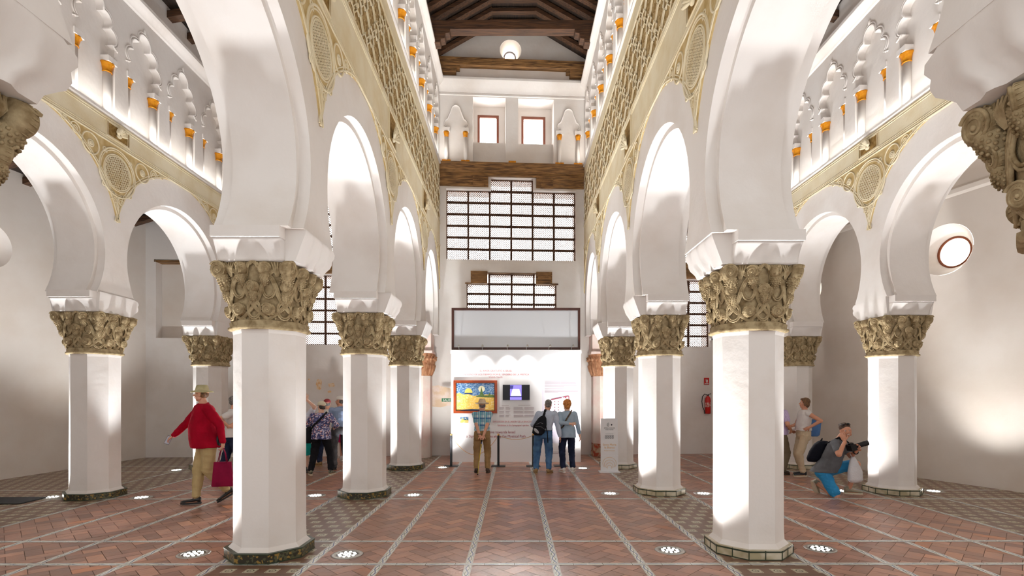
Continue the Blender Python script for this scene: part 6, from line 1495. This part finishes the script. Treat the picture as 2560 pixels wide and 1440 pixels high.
# 13 kneeling photographer
wpk = placed(2098, 1240); kx = lambda px, py, dy=0: (X(px, wpk[1] + dy) - wpk[0], dy, Hh(py, wpk[1] + dy))
grey_tee = cloth('grey_tee', (112, 114, 120), (94, 96, 100))
pel = V(*kx(2062, 1172, .10)); che = V(*kx(2092, 1112, 0))
p = person('kneeling person in grey T-shirt and bright blue shorts holding a camera', wpk, -2.35, 1.80, grey_tee, mat('bright_blue_shorts', (44, 148, 206), .8, noise=((36, 132, 190), 4, .4, .6), bump=(8, .6, .04)), build=1.12, sk=2, hairk=('auburn', 'tousled'),
    pelvis=pel, chest=che, feet=[V(*kx(2122, 1222, .02)), V(*kx(2042, 1208, .30))], knees=[V(.75, -.3, .75), V(.3, -1.0, -.6)], hands=[V(*kx(2141, 1128, -.30)), V(*kx(2112, 1104, -.30))], elbow=[V(.3, -.2, -1), V(-1, -.4, -1.3)], shorts=True, shoem=grey_shoe, solem=sole_w, foot_yaw=[-PI / 2 - .25, -PI / 2 + .2], foot_pitch=(0, 1.15),
    hdir=[V(.1, -.35, .8), V(-.25, .1, .95)], palm=[V(-.8, -.3, 0), V(.2, .9, .2)], curl=(1.1, .9), head_yaw=-1.0, head_pitch=.0, head_roll=.15, face='smile', neck_fwd=.03, hem=-.05, belly=.05, thumb=(1, -1))
rt_ = p['root']
mb = MB(); g_ = p['f']
for q in (-1, 1): mb.ell(g_(q * .036, .055, .108), (.028, .020, .016))
mb.tube([g_(-.07, .03, .10), g_(-.08, -.03, .07)], .004, 5); mb.tube([g_(.07, .03, .10), g_(.08, -.03, .07)], .004, 5); mb.build('sunglasses', mat('dark_lens', (20, 18, 20), .1), rt_)
mb = MB(); q = p['hn'][0].lerp(p['el'][0], .14); ax = (p['el'][0] - p['hn'][0]).normalized(); u = ax.orthogonal().normalized(); w_ = ax.cross(u); mb.tube([q + (u * math.cos(a) + w_ * math.sin(a)) * .036 for a in [2 * PI * j / 14 for j in range(14)]], .010, 6, closed=True); mb.build('wristwatch', black, rt_)
cm_ = empty('photo_camera', wpk); tag(cm_, 'black camera with a long lens held by the kneeling person', 'camera')
c0 = p['hn'][0] + V(-.02, -.02, .085); ld_ = V(.93, -.1, .30).normalized()
mb = MB(); M = Matrix.Translation(c0 + V(-.07, 0, -.02)) @ Matrix.Rotation(-.3, 4, 'Y'); mb.box(-.05, .04, -.07, .07, -.05, .05, M); mb.box(-.03, .03, -.03, .03, .05, .075, M); mb.build('camera_body', black, cm_)
mb = MB(); mb.tube([c0 + ld_ * t_ for t_ in (-.03, .03, .035, .12, .125, .19)], [.036, .036, .040, .040, .044, .044], 18); mb.build('lens', black, cm_); mb = MB(); mb.tube([c0 + ld_ * t_ for t_ in (.187, .193)], [.036, .034], 18); mb.build('front_glass', mat('lens_glass', (30, 34, 50), .05), cm_)
strap(cm_, [c0 + V(-.10, 0, .02), p['ch'] + V(.10, -.14, .05), p['ch'] + V(.03, -.08, .16)], .012, black_cl, 'neck_strap', nrm=(0, -1, 0))
bpk = empty('backpack', wpk); tag(bpk, 'large black backpack on the back of the kneeling person', 'backpack'); q = p['ch'] - p['fw'] * .23 + p['up'] * -.14
mb = MB(); mb.loft([(q - p['up'] * .20, .10, .08, -2.35), (q - p['up'] * .14, .15, .12, -2.35), (q, .16, .13, -2.35), (q + p['up'] * .14, .14, .11, -2.35), (q + p['up'] * .20, .08, .07, -2.35)]); pb_ = remesh(mb, 'pack_body', cloth('dark_nylon', (20, 22, 32)), bpk, .010, 2)
mb = MB(); mb.tube([q + p['up'] * .19 - p['fw'] * .03 + p['rt'] * .04, q + p['up'] * .24 - p['fw'] * .03, q + p['up'] * .19 - p['fw'] * .03 - p['rt'] * .04], .010, 6); mb.build('grab_loop', black_cl, pb_)
for s_ in (-1, 1): strap(bpk, [q + p['up'] * .16 + p['rt'] * s_ * .10 + p['fw'] * .08, p['ch'] + p['rt'] * s_ * .115 + p['up'] * .145, p['ch'] + p['rt'] * s_ * .12 + p['fw'] * .135 + p['up'] * .04, p['ch'] + p['rt'] * s_ * .14 + p['fw'] * .14 - p['up'] * .12], .026, black_cl, 'shoulder_strap', nrm=tuple(p['fw']))
plb = empty('carrier_bag', wpk); tag(plb, 'white plastic carrier bag hanging from the forearm of the kneeling person', 'bag'); pm = mat('white_polythene', (236, 236, 240), .25, alpha=.82, bump=(14, .8, .03))
tp = p['hn'][0].lerp(p['el'][0], .62); mb = MB(); mb.loft([(tp + V(.04, 0, -.47), .09, .05, .2), (tp + V(.04, 0, -.43), .135, .075, .2), (tp + V(.035, 0, -.28), .13, .07, .2), (tp + V(.01, 0, -.12), .07, .045, .2), (tp + V(0, 0, -.045), .035, .025, .2)], ex=2.2); remesh(mb, 'bag_body', pm, plb, .010, 2)
mb = MB(); mb.tube([tp + V(.0, 0, -.07), tp + V(-.045, 0, .0), tp + V(0, 0, .048), tp + V(.045, 0, 0), tp + V(0, 0, -.07)], .008, 6); mb.build('handle', pm, plb)
